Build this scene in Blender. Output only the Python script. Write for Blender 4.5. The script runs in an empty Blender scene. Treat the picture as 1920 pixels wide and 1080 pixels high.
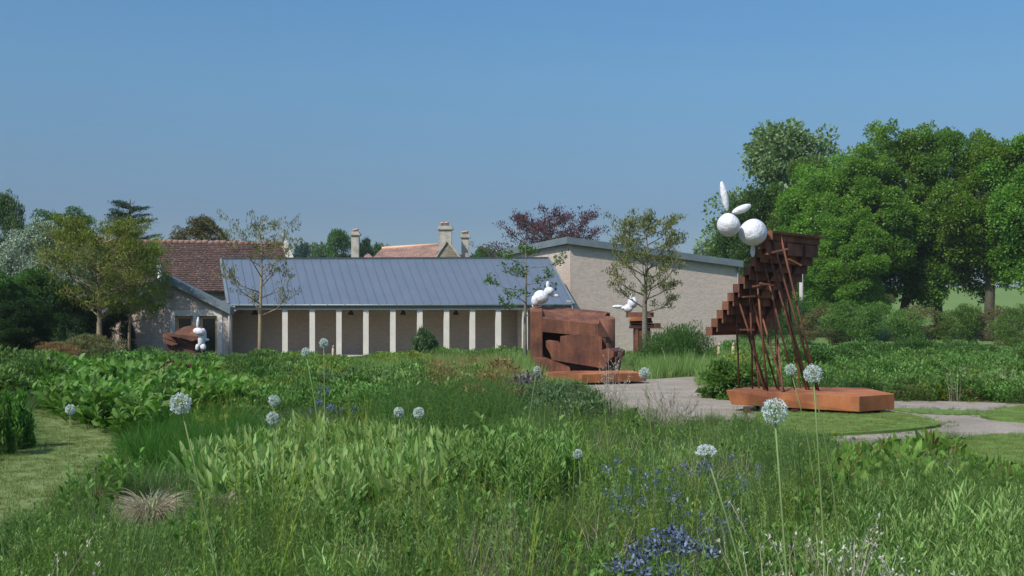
import bpy, bmesh, math, random
import numpy as np
from mathutils import Vector, Matrix
from mathutils.geometry import tessellate_polygon
sc = bpy.context.scene
col = sc.collection
R = math.radians

# ------------------------------------------------------------------ camera
EYE = 2.0
F = 2133.0                       # focal length in photo pixels (1920 wide)
HOR = 592.0                      # horizon row
cam = bpy.data.cameras.new('camera'); camo = bpy.data.objects.new('camera', cam); col.objects.link(camo)
camo.location = (0, 0, EYE); camo.rotation_euler = (R(90), 0, 0)
cam.sensor_width = 36.0; cam.lens = 36.0*F/1920.0
cam.shift_y = (HOR-540.0)/1920.0
cam.clip_start = 0.1; cam.clip_end = 8000
sc.camera = camo
# ------------------------------------------------------------------ sun and sky
SX, SY, EL = -0.67, -0.742, 46.0
sund = Vector((SX*math.cos(R(EL)), SY*math.cos(R(EL)), math.sin(R(EL)))).normalized()
sun = bpy.data.lights.new('sun', 'SUN'); suno = bpy.data.objects.new('sun', sun); col.objects.link(suno)
sun.energy = 3.0; sun.angle = R(0.5); sun.color = (1.0, 0.95, 0.87)
suno.rotation_euler = sund.to_track_quat('Z', 'Y').to_euler()
suno.location = (-30, -30, 40)
w = bpy.data.worlds.new('World'); sc.world = w; w.use_nodes = True
nt = w.node_tree; bg = nt.nodes['Background']
sky = nt.nodes.new('ShaderNodeTexSky'); sky.sky_type = 'NISHITA'; sky.sun_disc = False
sky.sun_elevation = R(EL); sky.sun_rotation = math.atan2(SX, SY)
sky.air_density = 1.0; sky.dust_density = 0.6; sky.ozone_density = 2.0
tc = nt.nodes.new('ShaderNodeTexCoord'); sp = nt.nodes.new('ShaderNodeSeparateXYZ')
nt.links.new(tc.outputs['Generated'], sp.inputs[0])
rp = nt.nodes.new('ShaderNodeValToRGB')
rp.color_ramp.interpolation = 'LINEAR'
SKYR = [(0.0, (0.1647, 0.2001, 0.2529)), (0.09, (0.1715, 0.2152, 0.281)), (0.136, (0.2079, 0.2748, 0.324)), (0.203, (0.2459, 0.3599, 0.4086)), (0.265, (0.2469, 0.3959, 0.4689)), (0.5, (0.85, 0.92, 0.95)), (1.0, (1, 1, 1))]
els = rp.color_ramp.elements
els[0].position = SKYR[0][0]; els[0].color = (*SKYR[0][1], 1)
els[1].position = SKYR[-1][0]; els[1].color = (*SKYR[-1][1], 1)
for p_, c_ in SKYR[1:-1]:
    e_ = els.new(p_); e_.color = (*c_, 1)
nt.links.new(sp.outputs['Z'], rp.inputs[0])
mx = nt.nodes.new('ShaderNodeMix'); mx.data_type = 'RGBA'; mx.blend_type = 'MULTIPLY'; mx.inputs[0].default_value = 1
nt.links.new(sky.outputs[0], mx.inputs[6]); nt.links.new(rp.outputs[0], mx.inputs[7])
nt.links.new(mx.outputs[2], bg.inputs[0]); bg.inputs[1].default_value = 0.15
sc.view_settings.view_transform = 'Standard'; sc.view_settings.look = 'None'
sc.view_settings.exposure = 0.72; sc.view_settings.gamma = 1.0
try: sc.view_settings.use_curve_mapping = False
except Exception: pass
sc.cycles.max_bounces = 6; sc.cycles.diffuse_bounces = 3; sc.cycles.transmission_bounces = 4; sc.cycles.transparent_max_bounces = 4
sc.cycles.use_denoising = True

# ------------------------------------------------------------------ projection helpers
KY = [-60, 5, 23.7, 63, 105, 130, 270, 340, 4000]
KZ = [0.45, 0.42, 0.0, -0.3, -0.3, 0.2, 8.8, 9.6, 18.0]
def g(y): return float(np.interp(y, KY, KZ))
def P(px, py, Y): return Vector(((px-960.0)/F*Y, Y, EYE+(HOR-py)/F*Y))
def X(px, Y): return (px-960.0)/F*Y
def Z(py, Y): return EYE+(HOR-py)/F*Y
def G(px, py, h=0.0):
    a, b = 2.0, 400.0
    for _ in range(50):
        m = (a+b)/2
        if Z(py, m) > g(m)+h: a = m
        else: b = m
    return Vector((X(px, a), a, g(a)))
def inpoly(x, y, poly):
    c = np.zeros(len(x), bool); n = len(poly)
    for i in range(n):
        x1, y1 = poly[i][0], poly[i][1]; x2, y2 = poly[(i+1) % n][0], poly[(i+1) % n][1]
        if y1 == y2: continue
        cond = ((y1 > y) != (y2 > y)) & (x < (x2-x1)*(y-y1)/(y2-y1)+x1)
        c ^= cond
    return c

# ------------------------------------------------------------------ materials
def newmat(name):
    m = bpy.data.materials.new(name); m.use_nodes = True
    n = m.node_tree.nodes; return m, n, m.node_tree.links, n['Principled BSDF']
def ramp(n, stops):
    r = n.new('ShaderNodeValToRGB'); e = r.color_ramp.elements
    e[0].position = stops[0][0]; e[0].color = (*stops[0][1], 1); e[1].position = stops[-1][0]; e[1].color = (*stops[-1][1], 1)
    for p, c in stops[1:-1]:
        x = e.new(p); x.color = (*c, 1)
    return r
def noise(n, l, scale, detail=5, rough=0.6, coord='Object', vec=None):
    t = n.new('ShaderNodeTexNoise'); t.inputs['Scale'].default_value = scale; t.inputs['Detail'].default_value = detail
    t.inputs['Roughness'].default_value = rough
    if vec is None:
        c = n.new('ShaderNodeTexCoord'); l.new(c.outputs[coord], t.inputs['Vector'])
    else: l.new(vec, t.inputs['Vector'])
    return t
def bump(n, l, h, b, strength=0.3, dist=0.02):
    u = n.new('ShaderNodeBump'); u.inputs['Strength'].default_value = strength; u.inputs['Distance'].default_value = dist
    l.new(h, u.inputs['Height']); l.new(u.outputs[0], b.inputs['Normal']); return u
def mixc(n, l, f, a, b, mode='MIX'):
    m = n.new('ShaderNodeMix'); m.data_type = 'RGBA'; m.blend_type = mode
    for s, v in ((0, f), (6, a), (7, b)):
        if isinstance(v, (int, float)): m.inputs[s].default_value = v
        elif isinstance(v, tuple): m.inputs[s].default_value = (*v, 1)
        else: l.new(v, m.inputs[s])
    return m.outputs[2]
def mat_noise(name, stops, scale=3, rough=0.8, bstr=0.3, bdist=0.02, metal=0, detail=6, bscale=None, spec=0.4, rough_n=0.65):
    m, n, l, b = newmat(name)
    t = noise(n, l, scale, detail, rough_n); r = ramp(n, stops); l.new(t.outputs[0], r.inputs[0]); l.new(r.outputs[0], b.inputs['Base Color'])
    b.inputs['Roughness'].default_value = rough; b.inputs['Metallic'].default_value = metal
    b.inputs['Specular IOR Level'].default_value = spec
    t2 = noise(n, l, bscale or scale*4, 4)
    if bstr: bump(n, l, t2.outputs[0], b, bstr, bdist)
    return m
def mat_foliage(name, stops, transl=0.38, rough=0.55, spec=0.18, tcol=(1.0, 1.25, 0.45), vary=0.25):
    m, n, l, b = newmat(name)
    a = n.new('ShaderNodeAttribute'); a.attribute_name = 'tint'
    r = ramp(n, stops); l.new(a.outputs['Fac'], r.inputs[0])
    # slow patchiness over the ground plus one value per plant
    oi = n.new('ShaderNodeObjectInfo')
    geo = n.new('ShaderNodeNewGeometry')
    nz = noise(n, l, 0.55, 3, 0.6, vec=geo.outputs['Position'])
    ad = n.new('ShaderNodeMath'); ad.operation = 'ADD'; l.new(oi.outputs['Random'], ad.inputs[0]); l.new(nz.outputs[0], ad.inputs[1])
    mr = n.new('ShaderNodeMapRange'); mr.inputs[1].default_value = 0.3; mr.inputs[2].default_value = 1.6
    mr.inputs[3].default_value = 1-vary; mr.inputs[4].default_value = 1+vary
    l.new(ad.outputs[0], mr.inputs[0])
    hs = n.new('ShaderNodeHueSaturation'); l.new(r.outputs[0], hs.inputs['Color']); l.new(mr.outputs[0], hs.inputs['Value'])
    hr = n.new('ShaderNodeMapRange'); hr.inputs[3].default_value = 0.488; hr.inputs[4].default_value = 0.512
    l.new(oi.outputs['Random'], hr.inputs[0]); l.new(hr.outputs[0], hs.inputs['Hue'])
    l.new(hs.outputs[0], b.inputs['Base Color'])
    b.inputs['Roughness'].default_value = rough; b.inputs['Specular IOR Level'].default_value = spec
    tr = n.new('ShaderNodeBsdfTranslucent'); tm = mixc(n, l, 1.0, hs.outputs[0], tcol, 'MULTIPLY'); l.new(tm, tr.inputs[0])
    ms = n.new('ShaderNodeMixShader'); ms.inputs[0].default_value = transl
    l.new(b.outputs[0], ms.inputs[1]); l.new(tr.outputs[0], ms.inputs[2])
    l.new(ms.outputs[0], n['Material Output'].inputs[0])
    return m
def greens(dark, mid, light): return [(0.0, dark), (0.5, mid), (1.0, light)]

def mat_brick(name, c1, c2, mortar, bw=0.215, bh=0.065, ms=0.010, stain=0.25, rough=0.85, bstr=0.6, offset=0.5):
    m, n, l, b = newmat(name)
    uv = n.new('ShaderNodeUVMap')
    t = n.new('ShaderNodeTexBrick'); l.new(uv.outputs[0], t.inputs['Vector'])
    t.inputs['Scale'].default_value = 1; t.inputs['Brick Width'].default_value = bw+ms; t.inputs['Row Height'].default_value = bh+ms
    t.inputs['Mortar Size'].default_value = ms; t.inputs['Mortar Smooth'].default_value = 0.2; t.inputs['Bias'].default_value = 0
    t.offset = offset
    t.inputs['Color1'].default_value = (*c1, 1); t.inputs['Color2'].default_value = (*c2, 1); t.inputs['Mortar'].default_value = (*mortar, 1)
    nz = noise(n, l, 0.8, 6); nr = ramp(n, [(0.3, (1-stain,)*3), (0.7, (1+stain*0.4,)*3)]); l.new(nz.outputs[0], nr.inputs[0])
    fn = noise(n, l, 40, 3); fr = ramp(n, [(0.3, (0.85,)*3), (0.7, (1.1,)*3)]); l.new(fn.outputs[0], fr.inputs[0])
    c = mixc(n, l, 1.0, t.outputs[0], nr.outputs[0], 'MULTIPLY'); c = mixc(n, l, 1.0, c, fr.outputs[0], 'MULTIPLY')
    l.new(c, b.inputs['Base Color']); b.inputs['Roughness'].default_value = rough; b.inputs['Specular IOR Level'].default_value = 0.2
    iv = n.new('ShaderNodeMath'); iv.operation = 'SUBTRACT'; iv.inputs[0].default_value = 1; l.new(t.outputs['Fac'], iv.inputs[1])
    bump(n, l, iv.outputs[0], b, bstr, 0.008)
    return m

M = {}
M['brick'] = mat_brick('pale_brick', (0.62, 0.51, 0.43), (0.49, 0.405, 0.335), (0.35, 0.285, 0.23), stain=0.05, bstr=0.2)
M['brick_dark'] = mat_brick('walkway_brick', (0.57, 0.445, 0.35), (0.49, 0.38, 0.30), (0.41, 0.32, 0.25), stain=0.06, bstr=0.2)
M['tile_old'] = mat_brick('old_tiles', (0.115, 0.056, 0.040), (0.055, 0.033, 0.028), (0.025, 0.018, 0.016), bw=0.24, bh=0.17, ms=0.018, stain=0.35, bstr=1.0)
M['tile_red'] = mat_brick('red_tiles', (0.36, 0.16, 0.11), (0.30, 0.20, 0.15), (0.14, 0.08, 0.06), bw=0.22, bh=0.16, ms=0.015, stain=0.5, bstr=1.0)
M['rubble'] = mat_brick('rubble_stone', (0.36, 0.31, 0.22), (0.27, 0.23, 0.17), (0.2, 0.17, 0.13), bw=0.33, bh=0.14, ms=0.02, stain=0.5)
# lichen flecks on the old roofs
for nm, colr in (('tile_old', (0.23, 0.19, 0.155)), ('tile_red', (0.45, 0.40, 0.34))):
    m = M[nm]; n = m.node_tree.nodes; l = m.node_tree.links; b = n['Principled BSDF']
    src = b.inputs['Base Color'].links[0].from_socket
    t = noise(n, l, 7.0, 6, 0.75); mp = ramp(n, [(0.55, (0, 0, 0)), (0.62, (1, 1, 1))]); l.new(t.outputs[0], mp.inputs[0])
    l.new(mixc(n, l, mp.outputs[0], src, colr), b.inputs['Base Color'])
M['limestone'] = mat_noise('pale_limestone', [(0.3, (0.58, 0.53, 0.45)), (0.7, (0.68, 0.63, 0.55))], 2, 0.8, 0.15, 0.01)
M['chimney'] = mat_noise('weathered_render', [(0.3, (0.20, 0.18, 0.15)), (0.5, (0.36, 0.33, 0.28)), (0.7, (0.47, 0.43, 0.37))], 1.6, 0.9, 0.5, 0.02)
M['clay'] = mat_noise('clay_pot', [(0.3, (0.55, 0.30, 0.19)), (0.7, (0.62, 0.42, 0.30))], 4, 0.8, 0.1)
M['zinc'] = mat_noise('zinc_sheet', [(0.25, (0.11, 0.142, 0.18)), (0.75, (0.13, 0.162, 0.205))], 0.7, 0.5, 0.02, 0.01, metal=0.2, bscale=2.0)
M['zinc_dark'] = mat_noise('grey_fascia', [(0.3, (0.145, 0.18, 0.19)), (0.7, (0.21, 0.245, 0.25))], 0.9, 0.5, 0.05, 0.01, metal=0.3)
M['oak'] = mat_noise('oak_frame', [(0.3, (0.50, 0.28, 0.13)), (0.7, (0.62, 0.38, 0.20))], 6, 0.6, 0.2, 0.004)
M['darkmetal'] = mat_noise('dark_metal', [(0.3, (0.03, 0.022, 0.018)), (0.7, (0.06, 0.045, 0.035))], 6, 0.5, 0.1)
M['whitemetal'] = mat_noise('pale_metal', [(0.3, (0.6, 0.62, 0.63)), (0.7, (0.72, 0.73, 0.73))], 6, 0.35, 0.05, metal=0.4)
M['soffit'] = mat_noise('soffit_board', [(0.3, (0.32, 0.29, 0.25)), (0.7, (0.42, 0.38, 0.33))], 3, 0.8, 0.1)
M['wood_post'] = mat_noise('weathered_post', [(0.3, (0.33, 0.24, 0.15)), (0.7, (0.47, 0.37, 0.25))], 9, 0.85, 0.5, 0.01)
M['pole_grey'] = mat_noise('grey_pole', [(0.3, (0.33, 0.31, 0.28)), (0.7, (0.45, 0.43, 0.40))], 5, 0.85, 0.3, 0.01)
m, n, l, b = newmat('window_glass'); b.inputs['Base Color'].default_value = (0.015, 0.022, 0.018, 1); b.inputs['Roughness'].default_value = 0.06
t = noise(n, l, 0.9, 3); bump(n, l, t.outputs[0], b, 0.03, 0.05); M['glass'] = m
m, n, l, b = newmat('white_plaster')
b.inputs['Base Color'].default_value = (0.64, 0.64, 0.66, 1); b.inputs['Roughness'].default_value = 0.5
t = n.new('ShaderNodeTexVoronoi'); t.inputs['Scale'].default_value = 5; c = n.new('ShaderNodeTexCoord'); l.new(c.outputs['Object'], t.inputs[0])
t2 = noise(n, l, 7, 5, 0.65); bump(n, l, t2.outputs[0], b, 0.9, 0.06); M['white'] = m
def mat_rust(name, dark, mid, light, scale=1.6, streak=True):
    m, n, l, b = newmat(name)
    c = n.new('ShaderNodeTexCoord')
    t = noise(n, l, scale, 9, 0.68, vec=c.outputs['Object']); r = ramp(n, [(0.32, dark), (0.5, mid), (0.66, light)]); l.new(t.outputs[0], r.inputs[0])
    mp = n.new('ShaderNodeMapping'); mp.inputs['Scale'].default_value = (7, 7, 0.5); l.new(c.outputs['Object'], mp.inputs[0])
    s = noise(n, l, 1.2, 4, 0.6, vec=mp.outputs[0]); sr = ramp(n, [(0.35, (0.78, 0.76, 0.76)), (0.62, (1.12, 1.1, 1.08))]); l.new(s.outputs[0], sr.inputs[0])
    f = noise(n, l, 45, 3, vec=c.outputs['Object']); fr = ramp(n, [(0.3, (0.8,)*3), (0.7, (1.15,)*3)]); l.new(f.outputs[0], fr.inputs[0])
    o = mixc(n, l, 1.0, r.outputs[0], fr.outputs[0], 'MULTIPLY')
    bl = noise(n, l, scale*.6, 3, .5, vec=c.outputs['Object']); br_ = ramp(n, [(0.4, (0.72, 0.74, 0.8)), (0.6, (1.25, 1.2, 1.1))]); l.new(bl.outputs[0], br_.inputs[0])
    o = mixc(n, l, 1.0, o, br_.outputs[0], 'MULTIPLY')
    if streak: o = mixc(n, l, 1.0, o, sr.outputs[0], 'MULTIPLY')
    l.new(o, b.inputs['Base Color']); b.inputs['Roughness'].default_value = 0.75; b.inputs['Specular IOR Level'].default_value = 0.3
    bump(n, l, f.outputs[0], b, 0.2, 0.006); return m
M['rust'] = mat_rust('rusted_steel', (0.085, 0.038, 0.026), (0.15, 0.062, 0.036), (0.23, 0.095, 0.048))
M['rust_orange'] = mat_rust('fresh_rust', (0.19, 0.065, 0.028), (0.26, 0.09, 0.036), (0.33, 0.13, 0.05), streak=False)
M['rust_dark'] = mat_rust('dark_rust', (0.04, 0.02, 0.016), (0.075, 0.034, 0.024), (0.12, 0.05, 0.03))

def ground_mat(name, base, patches, fine_scale, fine=(0.7, 1.25), rough=0.95, bd=0.02, bs=0.6, pscale=0.5, specks=None):
    m, n, l, b = newmat(name)
    c = n.new('ShaderNodeNewGeometry'); v = c.outputs['Position']
    t = noise(n, l, pscale, 6, 0.6, vec=v); r = ramp(n, patches); l.new(t.outputs[0], r.inputs[0])
    f = noise(n, l, fine_scale, 4, 0.7, vec=v); fr = ramp(n, [(0.3, (fine[0],)*3), (0.7, (fine[1],)*3)]); l.new(f.outputs[0], fr.inputs[0])
    o = mixc(n, l, 1.0, r.outputs[0], fr.outputs[0], 'MULTIPLY')
    if specks:
        vo = n.new('ShaderNodeTexVoronoi'); vo.inputs['Scale'].default_value = specks[0]; l.new(v, vo.inputs[0])
        sr = ramp(n, specks[1]); l.new(vo.outputs['Color'], sr.inputs[0]); o = mixc(n, l, 1.0, o, sr.outputs[0], 'MULTIPLY')
    l.new(o, b.inputs['Base Color']); b.inputs['Roughness'].default_value = rough; b.inputs['Specular IOR Level'].default_value = 0.15
    bump(n, l, f.outputs[0], b, bs, bd); return m
M['soil'] = ground_mat('garden_soil', None, [(0.3, (0.055, 0.045, 0.028)), (0.5, (0.075, 0.062, 0.04)), (0.7, (0.06, 0.075, 0.025))], 14, pscale=0.35)
M['field'] = ground_mat('field_grass', None, [(0.3, (0.10, 0.16, 0.04)), (0.7, (0.13, 0.20, 0.055))], 2, pscale=0.02)
M['lawn'] = ground_mat('mown_lawn', None, [(0.3, (0.115, 0.16, 0.048)), (0.5, (0.15, 0.195, 0.065)), (0.72, (0.185, 0.22, 0.088))], 30, fine=(0.75, 1.25), pscale=0.7, bd=0.03)
M['lawn2'] = ground_mat('green_lawn', None, [(0.3, (0.085, 0.15, 0.03)), (0.5, (0.115, 0.19, 0.04)), (0.72, (0.14, 0.205, 0.05))], 30, fine=(0.75, 1.25), pscale=0.7, bd=0.03)
M['gravel'] = ground_mat('pale_gravel', None, [(0.3, (0.20, 0.175, 0.14)), (0.5, (0.285, 0.25, 0.205)), (0.7, (0.35, 0.31, 0.26))], 55, fine=(0.7, 1.2), pscale=0.9, bd=0.02,
                         specks=(45, [(0.0, (0.6, 0.58, 0.55)), (0.5, (1.0, 0.98, 0.96)), (1.0, (1.35, 1.33, 1.3))]))
M['bark'] = mat_noise('grey_bark', [(0.3, (0.10, 0.085, 0.06)), (0.7, (0.21, 0.185, 0.14))], 9, 0.9, 0.8, 0.02)
M['bark_dark'] = mat_noise('dark_bark', [(0.3, (0.045, 0.038, 0.028)), (0.7, (0.10, 0.085, 0.06))], 4, 0.9, 0.8, 0.05)
M['bark_tan'] = mat_noise('tan_bark', [(0.3, (0.20, 0.15, 0.085)), (0.7, (0.33, 0.26, 0.16))], 9, 0.9, 0.6, 0.02)
M['twig_grey'] = mat_noise('pale_twig', [(0.3, (0.22, 0.19, 0.15)), (0.7, (0.36, 0.32, 0.26))], 20, 0.8, 0.2)

FOL = {
 'lime': greens((0.085, 0.165, 0.025), (0.14, 0.25, 0.037), (0.21, 0.345, 0.06)),
 'lime2': greens((0.075, 0.15, 0.025), (0.12, 0.215, 0.036), (0.18, 0.30, 0.055)),
 'lime3': greens((0.085, 0.16, 0.02), (0.135, 0.235, 0.03), (0.21, 0.33, 0.048)),
 'deep': greens((0.035, 0.08, 0.018), (0.06, 0.13, 0.028), (0.10, 0.19, 0.045)),
 'dark': greens((0.012, 0.032, 0.010), (0.02, 0.055, 0.014), (0.04, 0.09, 0.02)),  # very dark leaves; the left shrubs use it for painted shade
 'palegreen': greens((0.10, 0.16, 0.06), (0.17, 0.25, 0.11), (0.30, 0.38, 0.22)),
 'silver': greens((0.16, 0.22, 0.14), (0.30, 0.37, 0.28), (0.50, 0.56, 0.47)),
 'bluegreen': greens((0.02, 0.05, 0.035), (0.04, 0.085, 0.06), (0.07, 0.13, 0.09)),
 'greygreen': greens((0.05, 0.085, 0.035), (0.085, 0.14, 0.055), (0.15, 0.21, 0.10)),
 'olive': greens((0.095, 0.13, 0.018), (0.16, 0.205, 0.03), (0.26, 0.31, 0.05)),
 'oliveb': greens((0.09, 0.09, 0.028), (0.14, 0.14, 0.045), (0.21, 0.21, 0.075)),
 'yellowgreen': greens((0.10, 0.14, 0.02), (0.16, 0.21, 0.035), (0.24, 0.29, 0.06)),
 'brownolive': greens((0.09, 0.08, 0.03), (0.13, 0.13, 0.045), (0.17, 0.19, 0.06)),
 'purple': greens((0.05, 0.022, 0.028), (0.09, 0.042, 0.05), (0.15, 0.085, 0.09)),
 'golden': greens((0.45, 0.32, 0.10), (0.62, 0.48, 0.20), (0.75, 0.62, 0.33)),
 'rustgrass': greens((0.13, 0.075, 0.03), (0.20, 0.12, 0.045), (0.28, 0.19, 0.08)),
 'straw': greens((0.22, 0.175, 0.11), (0.37, 0.31, 0.21), (0.55, 0.48, 0.35)),
 'meadow': greens((0.046, 0.090, 0.022), (0.080, 0.145, 0.034), (0.145, 0.225, 0.062)),
 'meadow_cool': greens((0.05, 0.09, 0.032), (0.085, 0.145, 0.052), (0.15, 0.225, 0.092)),
 'bright': greens((0.055, 0.12, 0.024), (0.10, 0.195, 0.04), (0.18, 0.30, 0.08)),
 'feather': greens((0.058, 0.104, 0.020), (0.098, 0.164, 0.033), (0.17, 0.25, 0.06)),
 'pale': greens((0.105, 0.175, 0.045), (0.17, 0.27, 0.075), (0.27, 0.38, 0.13)),
 'tuft': greens((0.03, 0.085, 0.012), (0.05, 0.14, 0.018), (0.09, 0.20, 0.035)),
 'bigleaf': greens((0.045, 0.11, 0.018), (0.085, 0.18, 0.03), (0.15, 0.27, 0.06)),
 'redgreen': [(0.0, (0.17, 0.045, 0.03)), (0.28, (0.12, 0.10, 0.03)), (0.5, (0.10, 0.20, 0.03)), (1.0, (0.19, 0.31, 0.06))],
 'redleaf': greens((0.09, 0.018, 0.022), (0.16, 0.035, 0.04), (0.24, 0.08, 0.075)),
 'blueflower': greens((0.04, 0.05, 0.085), (0.085, 0.11, 0.18), (0.20, 0.25, 0.36)),
 'mauve': greens((0.07, 0.055, 0.055), (0.12, 0.10, 0.10), (0.19, 0.165, 0.165)),
 'allium': greens((0.42, 0.50, 0.46), (0.58, 0.66, 0.62), (0.75, 0.80, 0.78)),
 'stem': greens((0.24, 0.31, 0.12), (0.38, 0.45, 0.21), (0.50, 0.56, 0.32)),
 'bud': greens((0.36, 0.36, 0.24), (0.50, 0.50, 0.38), (0.64, 0.63, 0.52)),
}
for k, v in FOL.items():
    if k in ('allium', 'bud'): M[k] = mat_foliage(k+'_petals', v, 0.25, 0.6, 0.2, (1, 1, 1), 0.1)
    elif k in ('blueflower', 'mauve', 'straw', 'rustgrass', 'purple', 'redleaf', 'golden', 'brownolive'): M[k] = mat_foliage(k+'_foliage', v, 0.2, 0.6, 0.2, (1, 1, 1), 0.2)
    elif k.startswith('lime'): M[k] = mat_foliage(k+'_foliage', v, 0.5, 0.5, 0.25)
    elif k == 'silver': M[k] = mat_foliage(k+'_foliage', v, 0.2, 0.6, 0.2, (0.9, 1.1, 0.6), 0.15)
    else: M[k] = mat_foliage(k+'_foliage', v)

# ------------------------------------------------------------------ object helpers
def tag(o, label=None, cat=None, group=None, kind=None):
    if label: o['label'] = label
    if cat: o['category'] = cat
    if group: o['group'] = group
    if kind: o['kind'] = kind
    return o
def empty(name, loc, label=None, cat=None, group=None, rz=0):
    o = bpy.data.objects.new(name, None); col.objects.link(o); o.location = loc; o.rotation_euler.z = rz
    o.empty_display_size = 0.3
    return tag(o, label, cat, group)
def link(name, me, parent=None, mat=None, world=True):
    """mesh vertices are given in world space; the object sits at its parent's base"""
    if mat and not me.materials: me.materials.append(M[mat] if isinstance(mat, str) else mat)
    o = bpy.data.objects.new(name, me); col.objects.link(o)
    if parent: o.parent = parent
    return o
class MB:
    """a mesh in world space, with planar UVs in metres"""
    def __init__(s): s.v = []; s.f = []; s.sm = []
    def poly(s, pts, smooth=False):
        i = len(s.v); s.v += [Vector(p) for p in pts]; s.f.append(tuple(range(i, i+len(pts)))); s.sm.append(smooth); return s
    def hexa(s, lo, up):
        i = len(s.v); s.v += [Vector(p) for p in lo]+[Vector(p) for p in up]
        for q in ((3, 2, 1, 0), (4, 5, 6, 7), (0, 1, 5, 4), (1, 2, 6, 5), (2, 3, 7, 6), (3, 0, 4, 7)):
            s.f.append(tuple(i+k for k in q)); s.sm.append(False)
        return s
    def box(s, c, d, rz=0, m=None):
        c = Vector(c); hx, hy, hz = d[0]/2, d[1]/2, d[2]/2
        rot = m or Matrix.Rotation(rz, 3, 'Z')
        f = lambda x, y, z: c+rot@Vector((x, y, z))
        return s.hexa([f(-hx, -hy, -hz), f(hx, -hy, -hz), f(hx, hy, -hz), f(-hx, hy, -hz)], [f(-hx, -hy, hz), f(hx, -hy, hz), f(hx, hy, hz), f(-hx, hy, hz)])
    def prism(s, pts, off):
        """closed polygon pts extruded by the vector off"""
        off = Vector(off); pts = [Vector(p) for p in pts]; n = len(pts); i = len(s.v)
        s.v += pts+[p+off for p in pts]
        for t in tessellate_polygon([pts]):
            s.f.append(tuple(i+k for k in t)); s.sm.append(False)
            s.f.append(tuple(i+n+k for k in reversed(t))); s.sm.append(False)
        for k in range(n):
            s.f.append((i+k, i+(k+1) % n, i+n+(k+1) % n, i+n+k)); s.sm.append(False)
        return s
    def tube(s, pts, rad, n=8, caps=True):
        pts = [Vector(p) for p in pts]; i0 = len(s.v)
        if not isinstance(rad, (list, tuple)): rad = [rad]*len(pts)
        for k, p in enumerate(pts):
            d = (pts[min(k+1, len(pts)-1)]-pts[max(k-1, 0)]).normalized()
            a = d.cross(Vector((0.13, 0.97, 0.2))).normalized(); b = d.cross(a)
            for j in range(n):
                t = 2*math.pi*j/n; s.v.append(p+rad[k]*(a*math.cos(t)+b*math.sin(t)))
        for k in range(len(pts)-1):
            for j in range(n):
                s.f.append((i0+k*n+j, i0+k*n+(j+1) % n, i0+(k+1)*n+(j+1) % n, i0+(k+1)*n+j)); s.sm.append(True)
        if caps:
            s.f.append(tuple(i0+j for j in range(n))); s.sm.append(False)
            s.f.append(tuple(i0+(len(pts)-1)*n+j for j in reversed(range(n)))); s.sm.append(False)
        return s
    def build(s, name, mat, parent=None, bevel=0.0, fix=True, origin=None):
        org = Vector(origin) if origin is not None else (parent.matrix_basis.translation if parent and not parent.parent else (Vector((0, 0, 0))))
        if parent and parent.parent: org = parent.parent.matrix_basis.translation+parent.matrix_basis.translation
        me = bpy.data.meshes.new(name); me.from_pydata([tuple(v-org) for v in s.v], [], s.f)
        me.polygons.foreach_set('use_smooth', s.sm)
        if fix:
            bm = bmesh.new(); bm.from_mesh(me); bmesh.ops.recalc_face_normals(bm, faces=bm.faces)
            if bevel: bmesh.ops.bevel(bm, geom=list(bm.edges), offset=bevel, segments=1, affect='EDGES')
            bm.to_mesh(me); bm.free()
        uv = me.uv_layers.new(name='UVMap')
        for p in me.polygons:
            nn = p.normal
            t = Vector((0, 0, 1)).cross(nn)
            t = Vector((1, 0, 0)) if t.length < 0.02 else t.normalized()
            bb = nn.cross(t)
            for li in p.loop_indices:
                q = me.vertices[me.loops[li].vertex_index].co+org
                uv.data[li].uv = (q.dot(t), q.dot(bb))
        o = link(name, me, parent, mat)
        if origin is not None: o.location = origin
        return o

def np_mesh(name, V, quads=None, tris=None, tint=None, smooth=False):
    V = np.asarray(V, np.float32); me = bpy.data.meshes.new(name)
    nq = 0 if quads is None else len(quads); ntr = 0 if tris is None else len(tris)
    me.vertices.add(len(V)); me.vertices.foreach_set('co', V.ravel())
    me.loops.add(nq*4+ntr*3); me.polygons.add(nq+ntr)
    li = np.concatenate([a.ravel() for a in ([quads] if nq else [])+([tris] if ntr else [])]).astype(np.int32)
    me.loops.foreach_set('vertex_index', li)
    st = np.concatenate([np.arange(nq)*4, nq*4+np.arange(ntr)*3]).astype(np.int32)
    me.polygons.foreach_set('loop_start', st)
    if smooth: me.polygons.foreach_set('use_smooth', np.ones(nq+ntr, bool))
    if tint is not None:
        a = me.attributes.new('tint', 'FLOAT', 'FACE'); a.data.foreach_set('value', np.clip(np.asarray(tint, np.float32), 0, 1))
    me.update(calc_edges=True)
    return me

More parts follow.
